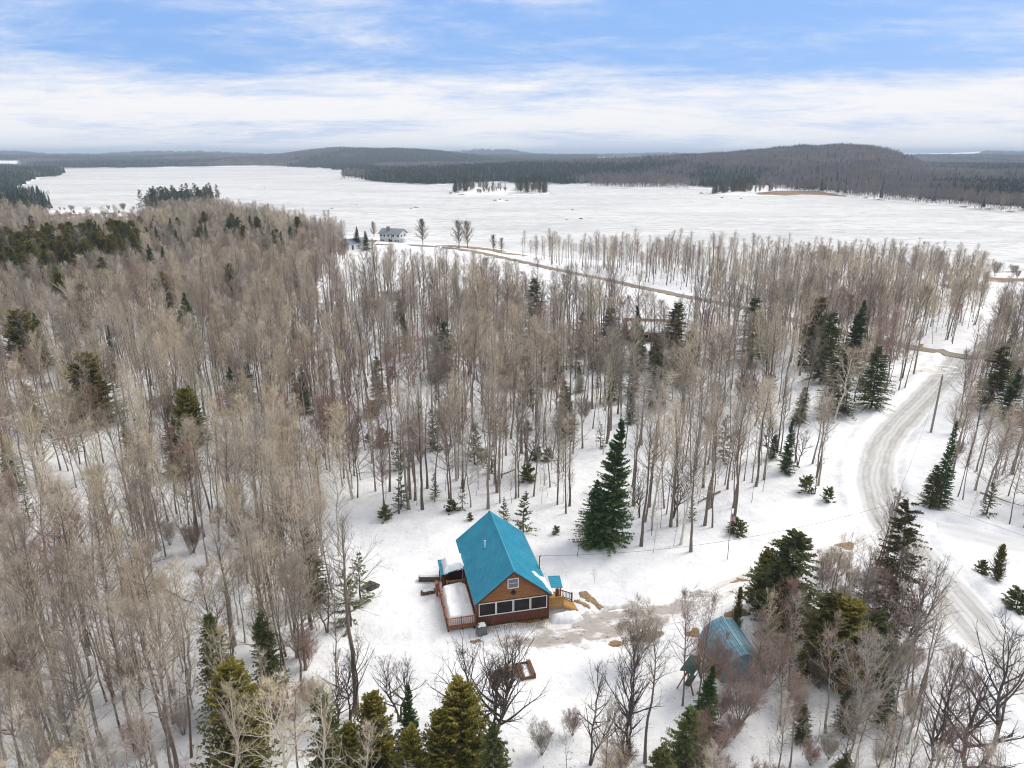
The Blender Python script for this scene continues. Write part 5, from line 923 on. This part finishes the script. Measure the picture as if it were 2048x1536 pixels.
evers([(-700, 640), (-200, 545), (0, 535), (110, 525), (240, 510), (300, 530), (230, 570), (100, 590), (0, 610), (-200, 680)], 5.0, (('cedar', 7), ('hemlock', 1), ('spruce', 1)), (13, 18), 'belt', keep=.95)
evers([(-300, 520), (0, 490), (200, 500), (420, 480), (640, 500), (600, 540), (400, 530), (240, 530), (0, 560), (-300, 620)], 10, (('spruce', 4), ('cedar', 3), ('hemlock', 2)), (11, 16), 'belt', keep=.7)
evers([(-250, 720), (-100, 560), (120, 545), (420, 530), (560, 560), (520, 640), (420, 720), (200, 760), (-60, 800)], 21, (('cedar', 4), ('spruce', 2), ('hemlock', 3)), (12, 16), 'leftever', keep=.75)
evers([(-300, 470), (-100, 432), (40, 420), (78, 428), (84, 440), (30, 455), (-100, 480)], 8, (('pinetree', 2), ('hemlock', 3), ('spruce', 1)), (11, 17), 'leftshore', keep=.8)
evers([(286, 432), (296, 413), (340, 408), (400, 404), (440, 398), (436, 404), (412, 411), (418, 428), (350, 440)], 7.5, (('pinetree', 6), ('hemlock', 2)), (8, 19), 'island', LZ, .92, False)
evers([(1028, 389), (1034, 380), (1088, 379), (1095, 388)], 8.5, (('pinetree', 4), ('hemlock', 1)), (9, 20), 'midisland', LZ, .95, False)
evers([(905, 388), (908, 379), (942, 378), (943, 388)], 9, (('pinetree', 3), ('hemlock', 2)), (7, 18), 'midisland', LZ, .9, False)
evers([(1424, 389), (1432, 380), (1500, 379), (1506, 388)], 9, (('hemlock', 3), ('pinetree', 1)), (7, 16), 'rightpoint', LZ, .9, False)
evers(ZONES[4][1], 7, (('hemlock', 3), ('young', 2)), (3, 7), 'brushever', keep=.5)
evers(ZONES[3][1], 14, (('hemlock', 2), ('young', 3), ('spruce', 1)), (4, 9), 'rightever', keep=.6)
evers([(82, 426), (280, 424), (290, 428), (82, 431)], 14, (('pole' if 0 else 'bush', 1),), (5, 7), 'marshbush', keep=.3)
for q in ([(286, 430), (300, 410), (440, 399), (418, 428)], [(905, 388), (910, 378), (1012, 382), (1018, 387)], [(1028, 389), (1034, 379), (1092, 379), (1096, 388)], [(1424, 389), (1432, 379), (1560, 383), (1540, 390)]):
    P = sample(poly(q, LZ), 9); P = P[RNG.uniform(0, 1, len(P)) < .6]
    for x, y in P: put(DECI, 'tallred' if RNG.uniform() < .5 else 'round', x, y, RNG.uniform(6, 13), None, 'marsh')
for q in ([(90, 422), (280, 420), (280, 425), (90, 428)], [(100, 440), (290, 440), (280, 474), (120, 476)], [(950, 388), (1015, 381), (1018, 386), (955, 389)], [(1840, 560), (2040, 548), (2040, 580), (1880, 585)], [(1450, 391), (1490, 389), (1490, 391), (1455, 393)]):
    P = sample(poly(q, -1.5), 7); P = P[landdist(P) > 0]
    for x, y in P[RNG.uniform(0, 1, len(P)) < .55]: put(DECI, 'shrub' if RNG.uniform() < .6 else 'pole', x, y, RNG.uniform(2.5, 6.5), None, 'marsh')

# evergreens that show clear in the photograph stand in gaps of the wood
def thin(L_, marks):
    P = np.array([(e['x'], e['y']) for e in L_]); drop = np.zeros(len(L_), bool)
    for e in marks:
        q = np.array([e['x'], e['y']]); v = -q/np.hypot(*q); d = P-q; al = d@v; la = np.abs(d[:, 0]*v[1]-d[:, 1]*v[0]); wd = min(3.8, .24*e['h']+.5); drop |= (al > -1.2) & (al < 1.3*e['h']) & (la < wd)
    return [e for e, k_ in zip(L_, drop) if e['label'] or not k_ or RNG.uniform() < (.6 if e['zone'] in ('brush', 'bottom') else .13)]
DECI = thin(DECI, [e for e in EVER if (e['label'] and e['h'] > 6.5 and e['k'] != 'rusty') or (e['zone'] in ('belt', 'leftever') and RNG.uniform() < .6)]+[e for e in DECI if e['label'] and e['k'] in ('bigpale', 'pale')]+[dict(x=19.6, y=56.0, h=9.0), dict(x=21.2, y=55.5, h=7.0)])
# ---- which trees stand singly, which go into the mass
NAMES = dict(tall='bare_tree', tallred='bare_tree', slim='bare_tree', wide='bare_tree', pale='aspen_tree', bigpale='aspen_tree', pole='sapling', shrub='bare_shrub', dark='bare_tree', cherry='cherry_tree', round='bare_tree',
             spruce='spruce_tree', hemlock='hemlock_tree', cedar='cedar_tree', rusty='spruce_tree', pinetree='pine_tree', young='young_evergreen', slimfir='spruce_tree', bush='evergreen_bush')
LOOK = dict(tall='tall grey brown bare tree', tallred='reddish twigged bare tree', slim='slim bare pole of a tree', wide='broad crowned bare tree', pale='pale barked aspen', pole='thin bare sapling', shrub='many stemmed bare shrub', dark='dark barked bare tree', round='round crowned bare tree',
            spruce='dark pointed spruce', hemlock='dull green hemlock', cedar='olive green cedar', pinetree='tall feathery pine', young='small understory hemlock', slimfir='slim dark spruce', bush='low green evergreen bush')
WHERE = dict(left='in the dense wood left of the clearing', mid='in the open wood behind the cabin', shore='in the strip between dirt road and lake', right='in the wood right of the snowy road', brush='in the thicket around the blue shed', bottom='at the bottom below the fire pit', marsh='on the marshy shore',
             understory='under the bare trees behind the cabin', leftunder='under the bare trees left of the clearing', leftever='in the dense wood left of the clearing', belt='in the olive evergreen belt far left', leftshore='on the far left shore', island='on the wooded point at the left of the lake', midisland='on the middle lake island', rightpoint='on the small wooded point at right', brushever='in the thicket around the blue shed', rightever='in the wood right of the snowy road', marshbush='on the marshy shore')
def size_in_view(e):
    z0 = e['z']; a = proj((e['x'], e['y'], z0)); b_ = proj((e['x'], e['y'], z0+e['h']))
    if b_[1] > 1530 or a[2] < 5 or b_[0] < -40 or b_[0] > 2090: return 0
    return (min(a[1], 1536)-max(b_[1], 0))
def finish(L_):
    zs = height([(e['x'], e['y']) for e in L_])
    for e, z in zip(L_, zs): e['z'] = z; e['s'] = size_in_view(e)
finish(EVER); finish(DECI)
LANDMARKS = [('the cabin', *CAB), ('the dark boulder', *at_cab(-13.7, 9.9)), ('the tall fir', *G2(1222, 1075)), ('the fire pit', *fp), ('the garden swing', 15.7, 51.6), ('the blue shed', 20.3, 54.6), ('the flagpole', *fl), ('the transformer pole', pc[0], pc[1]),
             ('the bend pole', pa[0], pa[1]), ('the far thin pole', pb_[0], pb_[1]), ('the brown house', 35.5, 176), ('the white garage', *gpn), ('the lake house', *hp)]
SHORT = {'tall dark spruce in the olive': 'the tall belt spruce', 'tall dark spruce breaking': 'the tall far spruce', 'broad dark spruce at': 'the broad far spruce', 'pale domed aspen in': 'the domed aspen', 'dark spruce tip': 'the left spruce tip', 'lone dark spruce': 'the lone spruce tip', 'slim spruce right of the tall': 'the slim belt spruce', 'tall brownish': 'the brownish hemlock', 'small dark spruce above': 'the small left spruce','large yellow green cedar': 'the yellow green cedar', 'rounded olive green cedar': 'the rounded olive cedar', 'broad olive cedar under': 'the broad olive cedar', 'tall bushy dark hemlock': 'the tall bushy hemlock', 'slim dark spruce at the roadside': 'the roadside spruce', 'round dull green fir': 'the round dull fir',
         'olive topped fir tallest': 'the olive topped fir', 'large olive cedar at the far left': 'the far left olive cedar', 'thin black spire': 'the thin black spire', 'big bushy olive': 'the big bushy cedar', 'dark half of the evergreen': 'the evergreen pair', 'tall brownish hemlock': 'the brownish hemlock', 'dark fir in the left middle': 'the left middle fir',
         'big white limbed aspen in': 'the white limbed aspen', 'pale forked aspen': 'the pale forked aspen', 'pale birch with': 'the reddish birch', 'wide many stemmed': 'the cherry tree', 'tall trunk with long': 'the tall edge trunk', 'pale spreading aspen': 'the spreading aspen', 'big spreading dark': 'the big spreading tree', 'small dark topped fir': 'the small dark topped fir',
         'broad dark hemlock by': 'the broad hemlock', 'dark spruce with a bluish': 'the bluish spruce', 'small dark fir in the wood left': 'the small left fir', 'white barked aspen at': 'the white barked aspen', 'small olive cedar on the snow': 'the small olive cedar', 'big dark evergreen below': 'the big bottom evergreen', 'rusty brown': 'the rusty spruce', 'dark hemlock behind the yellow': 'the bottom left hemlock'}
for e in EVER+DECI:
    for k_, v_ in SHORT.items():
        if e['label'] and e['label'].startswith(k_): LANDMARKS.append((v_, e['x'], e['y']))
LPOS = np.array([(a_, b_) for _, a_, b_ in LANDMARKS])
TAKEN = {}
def describe(e):
    d = LPOS-(e['x'], e['y']); r = np.hypot(*d.T); o_ = np.argsort(r); best = None
    for i_ in o_[:5]:
        dx, dy = -d[i_]; side = ('right of' if dx > 0 else 'left of') if abs(dx) > abs(dy) else ('behind' if dy > 0 else 'in front of')
        diag = min(abs(dx), abs(dy)) > .45*max(abs(dx), abs(dy))
        if diag: side = ('behind' if dy > 0 else 'ahead')+' and '+('right of' if dx > 0 else 'left of')
        lab = LOOK[e['k']]+' '+('just ' if r[i_] < 6 else 'a little ' if r[i_] < 13 else 'well ' if r[i_] < 28 else 'far ')+side+' '+LANDMARKS[i_][0]
        best = best or lab
        if lab not in TAKEN: TAKEN[lab] = 1; return lab
    TAKEN[best] += 1; return best
def single(e):
    p_ = PROTO[e['k']][e['v']]; f = e['h']/p_['h']; w_ = f*e['sx']
    o = empty(NAMES[e['k']], (e['x'], e['y'], e['z']), e['rz']); o.rotation_euler = (e['lean'][0], e['lean'][1], e['rz']); o.scale = (w_, w_, f)
    lab = e['label'] or describe(e)
    cat = 'shrub' if e['k'] in ('shrub', 'bush') else 'sapling' if e['k'] == 'pole' else 'tree'
    tag(o, lab, cat, None if e['label'] else LOOK[e['k']]+' in the woods, one of many')
    share('trunk', p_['t'], o); share('crown', p_['c'], o)
def scatter(name, label, items):
    """many trees as one object: points that carry kind, turn and size"""
    keys = sorted({(e['k'], e['v']) for e in items}); coll = bpy.data.collections.new(name+'_kinds'); idx = {}
    for i_, (k, v) in enumerate(keys):
        o = bpy.data.objects.new(f'kind_{i_:03d}_{name}', PROTO[k][v]['b']); coll.objects.link(o); idx[(k, v)] = i_
    me = bpy.data.meshes.new(name); n = len(items); me.vertices.add(n); me.vertices.foreach_set('co', np.array([(e['x'], e['y'], e['z']) for e in items], np.float32).ravel())
    at = me.attributes.new('pick', 'INT', 'POINT'); at.data.foreach_set('value', np.array([idx[(e['k'], e['v'])] for e in items], np.int32))
    at = me.attributes.new('turn', 'FLOAT_VECTOR', 'POINT'); at.data.foreach_set('vector', np.array([(*e['lean'], e['rz']) for e in items], np.float32).ravel())
    at = me.attributes.new('grow', 'FLOAT_VECTOR', 'POINT'); sc_ = []
    for e in items: f = e['h']/PROTO[e['k']][e['v']]['h']; sc_ += [f*e['sx'], f*e['sx'], f]
    at.data.foreach_set('vector', np.array(sc_, np.float32))
    o = bpy.data.objects.new(name, me); COL.objects.link(o); tag(o, label, kind='stuff')
    ng = bpy.data.node_groups.new(name, 'GeometryNodeTree'); ng.interface.new_socket('Geometry', in_out='INPUT', socket_type='NodeSocketGeometry'); ng.interface.new_socket('Geometry', in_out='OUTPUT', socket_type='NodeSocketGeometry')
    a, z = ng.nodes.new('NodeGroupInput'), ng.nodes.new('NodeGroupOutput'); ip = ng.nodes.new('GeometryNodeInstanceOnPoints'); ci = ng.nodes.new('GeometryNodeCollectionInfo')
    ci.inputs['Collection'].default_value = coll; ci.inputs['Separate Children'].default_value = True; ci.inputs['Reset Children'].default_value = True; ip.inputs['Pick Instance'].default_value = True
    def na(nm, ty): q_ = ng.nodes.new('GeometryNodeInputNamedAttribute'); q_.data_type = ty; q_.inputs['Name'].default_value = nm; return next(s_ for s_ in q_.outputs if s_.enabled and s_.name == 'Attribute')
    L = ng.links; L.new(a.outputs[0], ip.inputs['Points']); L.new(ci.outputs[0], ip.inputs['Instance']); L.new(na('pick', 'INT'), ip.inputs['Instance Index'])
    er = ng.nodes.new('FunctionNodeEulerToRotation'); L.new(na('turn', 'FLOAT_VECTOR'), er.inputs[0]); L.new(er.outputs[0], ip.inputs['Rotation']); L.new(na('grow', 'FLOAT_VECTOR'), ip.inputs['Scale']); L.new(ip.outputs[0], z.inputs[0])
    md = o.modifiers.new('grow', 'NODES'); md.node_group = ng
    return o
def split(L_, most):
    named = [e for e in L_ if e['label']]; rest = sorted([e for e in L_ if not e['label']], key=lambda e: -e['s']); return named, rest[:most], rest[most:]
BUSHY = ('shrub', 'pole')
for L_, sel, most, nm, lab in ((DECI, lambda e: e['k'] not in BUSHY, 250, 'bare_woods', 'leafless grey brown woods standing in the snow around the clearing and along the lake'),
                               (DECI, lambda e: e['k'] in BUSHY, 150, 'bare_undergrowth', 'leafless saplings and brush growing under and between the trees'),
                               (EVER, lambda e: True, 190, 'evergreen_woods', 'evergreens mixed through the far woods and on the lake islands')):
    a, b_, c_ = split([e for e in L_ if sel(e)], most)
    for e in a+b_: single(e)
    scatter(nm, lab, c_)

# ---- the far forest beyond the lake: clumps of small trees
def mini_con(mb, g_, x, y, h, tint):
    r = h*g_.uniform(.14, .22)
    for z0, z1, rr_ in ((.08, .55, 1.), (.32, .8, .72), (.6, 1.02, .42)):
        k = 6; a_ = np.arange(k)*2*PI/k+g_.uniform(0, 1); q = r*rr_*g_.uniform(.65, 1.25, k)
        V = [(x, y, h*z1)]+[(x+math.cos(t_)*w_, y+math.sin(t_)*w_, h*(z0+g_.uniform(-.05, .05))) for t_, w_ in zip(a_, q)]; mb.add(V, [[0, 1+i_, 1+(i_+1) % k] for i_ in range(k)], 0, np.clip(tint+g_.normal(0, .12), 0, 1))
def mini_bare(mb, g_, x, y, h, tint):
    mb.spikes([(x, y, 0)], [(g_.normal(0, .3), g_.normal(0, .3), h)], .16, 2, .4); n = 26; z = h*g_.uniform(.35, .95, n); az = g_.uniform(0, 2*PI, n); L = h*.22*np.sin(PI*np.clip((z/h-.2)/.85, .05, 1))*g_.uniform(.7, 1.3, n)+.4
    B = np.stack([x+np.cos(az)*L*.15, y+np.sin(az)*L*.15, z], -1); D = np.stack([np.cos(az)*L*.6, np.sin(az)*L*.6, L*.95], -1); W = nrm(np.cross(D, g_.normal(0, 1, (n, 3))))*(.17*g_.uniform(.5, 1.3, n))[:, None]
    mb.blades(B, D, W, 1, g_.uniform(0, 1, n)); 
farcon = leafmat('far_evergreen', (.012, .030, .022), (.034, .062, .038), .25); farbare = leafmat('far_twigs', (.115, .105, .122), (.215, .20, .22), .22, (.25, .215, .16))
for key, fr, cnt in (('farE', .95, 3), ('farM', .5, 3), ('farB', .06, 3)):
    for s in range(cnt):
        g_ = np.random.default_rng(500+s+int(fr*100)); mb = MB()
        for q in range(30):
            x, y = g_.uniform(-15, 15, 2)
            if g_.uniform() < fr: mini_con(mb, g_, x, y, g_.uniform(9, 17), g_.uniform(.1, .7))
            else: mini_bare(mb, g_, x, y, g_.uniform(9, 15), .5)
        PROTO.setdefault(key, []).append(dict(b=mb.mesh('far_clump', [farcon, farbare, MT['bark']]), h=1.0))
FARP = []
for r0, r1, sp, hs_ in ((430, 1300, 17, .92), (1300, 2600, 22, 1.0), (2600, 4300, 31, 1.1), (4300, 6200, 62, 1.2)):
    hw = .72; X, Y = np.meshgrid(np.arange(-r1*.7, r1*.7, sp), np.arange(r0*.7, r1, sp), indexing='ij'); P = np.stack([X+RNG.uniform(-.5, .5, X.shape)*sp, Y+RNG.uniform(-.5, .5, X.shape)*sp], -1).reshape(-1, 2)
    r = np.hypot(P[:, 0], P[:, 1]); P = P[(r >= r0) & (r < r1) & (np.abs(np.arctan2(P[:, 0], P[:, 1])) < hw)]
    z, d = height(P, True); ok = d > (6 if r0 < 1000 else 10)
    for q in ISLES: ok &= sdist(P, q) < -4
    for q, m_ in ((MARSH, -4), (MARSH2, 0), (RED, -2), (RED2, 3)): ok &= sdist(P, q) < m_
    px = proj(np.column_stack([P, z])); ok &= ~((px[:, 1] > 445) & (px[:, 0] < 2700)) & ~((px[:, 1] > 430) & (px[:, 0] > 60) & (px[:, 0] < 2048)) & ~((px[:, 1] > 408) & (px[:, 0] > 62) & (px[:, 0] < 480))
    th = np.arctan2(P[:, 0], P[:, 1]); rad = np.hypot(P[:, 0], P[:, 1])
    for a_, b2, q0, q1 in ((1795, 1965, 4700, 7300), (1190, 1290, 3500, 5200), (-40, 45, 3000, 3900)): ok &= ~((th > thpx(a_)) & (th < thpx(b2)) & (rad > q0) & (rad < q1))
    P, z, d, rad = P[ok], z[ok], d[ok], rad[ok]; px = px[ok]
    sp_n = .5+1.5*(fbm(P[:, 0], P[:, 1]*.45, 300, 401, 4)-.5)+.28*(fbm(P[:, 0], P[:, 1], 45, 402, 2)-.5)
    beltE = .16*np.exp(-((px[:, 1]-350)/26)**2)*((px[:, 0] > 660) & (px[:, 0] < 1440))-.10*((px[:, 0] > 1700) & (px[:, 1] > 322) & (px[:, 1] < 395))-.05*((px[:, 0] > 1480) & (px[:, 1] < 330))-.12*(d < 45)*((px[:, 0] < 640) | (px[:, 0] > 1480))+.06*((px[:, 0] < 130) & (px[:, 1] > 335))
    for (x, y), zz, v in zip(P, z, sp_n+beltE): FARP.append(dict(k='farE' if v > .475 else 'farM' if v > .40 else 'farB', v=int(RNG.integers(3)), x=x, y=y, z=zz, h=hs_*RNG.uniform(.85, 1.15), sx=1/1.0, rz=RNG.uniform(0, 2*PI), lean=(0, 0)))
scatter('far_forest', 'distant mixed forest of bare and evergreen trees covering the far shores and hills', FARP)

# needles, leaves and twigs dropped on the snow under the trees
LP = np.array([(e['x'], e['y']) for e in DECI+EVER if e['k'] not in ('pole', 'bush') and math.hypot(e['x'], e['y']) < 190]); k_ = 26000
pick = RNG.integers(len(LP), size=k_); P = LP[pick]+RNG.normal(0, 1.5, (k_, 2)); P = P[free(P, -.6)]; k_ = len(P); an = RNG.uniform(0, 2*PI, k_); ln = RNG.uniform(.06, .30, k_)**1.0
zl = height(P)+.015; D = np.stack([np.cos(an)*ln, np.sin(an)*ln, RNG.uniform(0, .05, k_)], -1); W = np.stack([-np.sin(an), np.cos(an), np.zeros(k_)], -1)*(RNG.uniform(.006, .035, k_))[:, None]
mb = MB(); mb.blades(np.column_stack([P, zl]), D, W); tag(mb.build('forest_litter', material('litter', (.16, .105, .065), .95, (.27, .19, .12), .4, 3)), 'brown leaves and twigs strewn over the snow under the trees', kind='stuff')
# fallen trunks lying in the woods
fl_ = MB(); fl_.tube([(0, 0, .1), (2.4, .1, .14), (4.6, .0, .1), (6.6, .25, .16)], [.15, .13, .1, .05], 7)
for k_ in range(9):
    a_ = RNG.uniform(0, 2*PI); x_ = RNG.uniform(.8, 6); fl_.tube([(x_, 0.05, .12), (x_+.5, .6*math.sin(a_), .3+.5*abs(math.cos(a_))), (x_+.9, 1.1*math.sin(a_), .4+.9*abs(math.cos(a_)))], [.035, .025, .01], 4)
flm = fl_.mesh('fallen_trunk', [B_])
for k_, (px, py, lab) in enumerate([(620, 1120, 'fallen trunk lying on the snow left of the clearing'), (480, 1020, 'fallen trunk deep in the left wood'), (330, 1180, 'fallen trunk on the open snow among the left hand trunks'), (1030, 940, 'fallen trunk in the wood straight above the roof peak'), (880, 905, 'fallen trunk in the wood left above the cabin'), (1210, 1000, 'fallen trunk behind the tall fir'), (1440, 985, 'fallen trunk at the wood edge above the flagpole'), (1560, 905, 'fallen trunk near the small dark topped fir'), (1600, 935, 'fallen trunk well inside the wood left of the road bend'), (1960, 985, 'fallen trunk in the wood right of the road')]):
    x, y = G2(px, py); o = bpy.data.objects.new('fallen_trunk', flm); COL.objects.link(o); o.location = (x, y, hz(x, y)+.03); o.rotation_euler = (0, 0, RNG.uniform(0, 6.28)); f_ = RNG.uniform(.5, .85); o.scale = (f_, f_, f_); tag(o, lab, 'fallen trunk', 'fallen trunks in the woods')

# ------------------------------------------------------------------ the air
hzm = bpy.data.materials.new('haze_air'); hzm.use_nodes = True; t = hzm.node_tree; t.nodes.remove(t.nodes['Principled BSDF']); pv = N(t, 'ShaderNodeVolumePrincipled')
pv.inputs['Color'].default_value = (.72, .84, 1, 1); pv.inputs['Density'].default_value = 1.55e-4; pv.inputs['Anisotropy'].default_value = .0; t.links.new(pv.outputs[0], t.nodes['Material Output'].inputs['Volume'])
mb = MB(); mb.box(-43500, 43500, -43500, 43500, gz.min()-1.0, max(gz.max(), CH)+25.0); ho = mb.build('haze', hzm); tag(ho, 'thin bluish winter air over the lake and hills', kind='stuff')
print('trees', len(DECI), len(EVER), 'far', len(FARP))
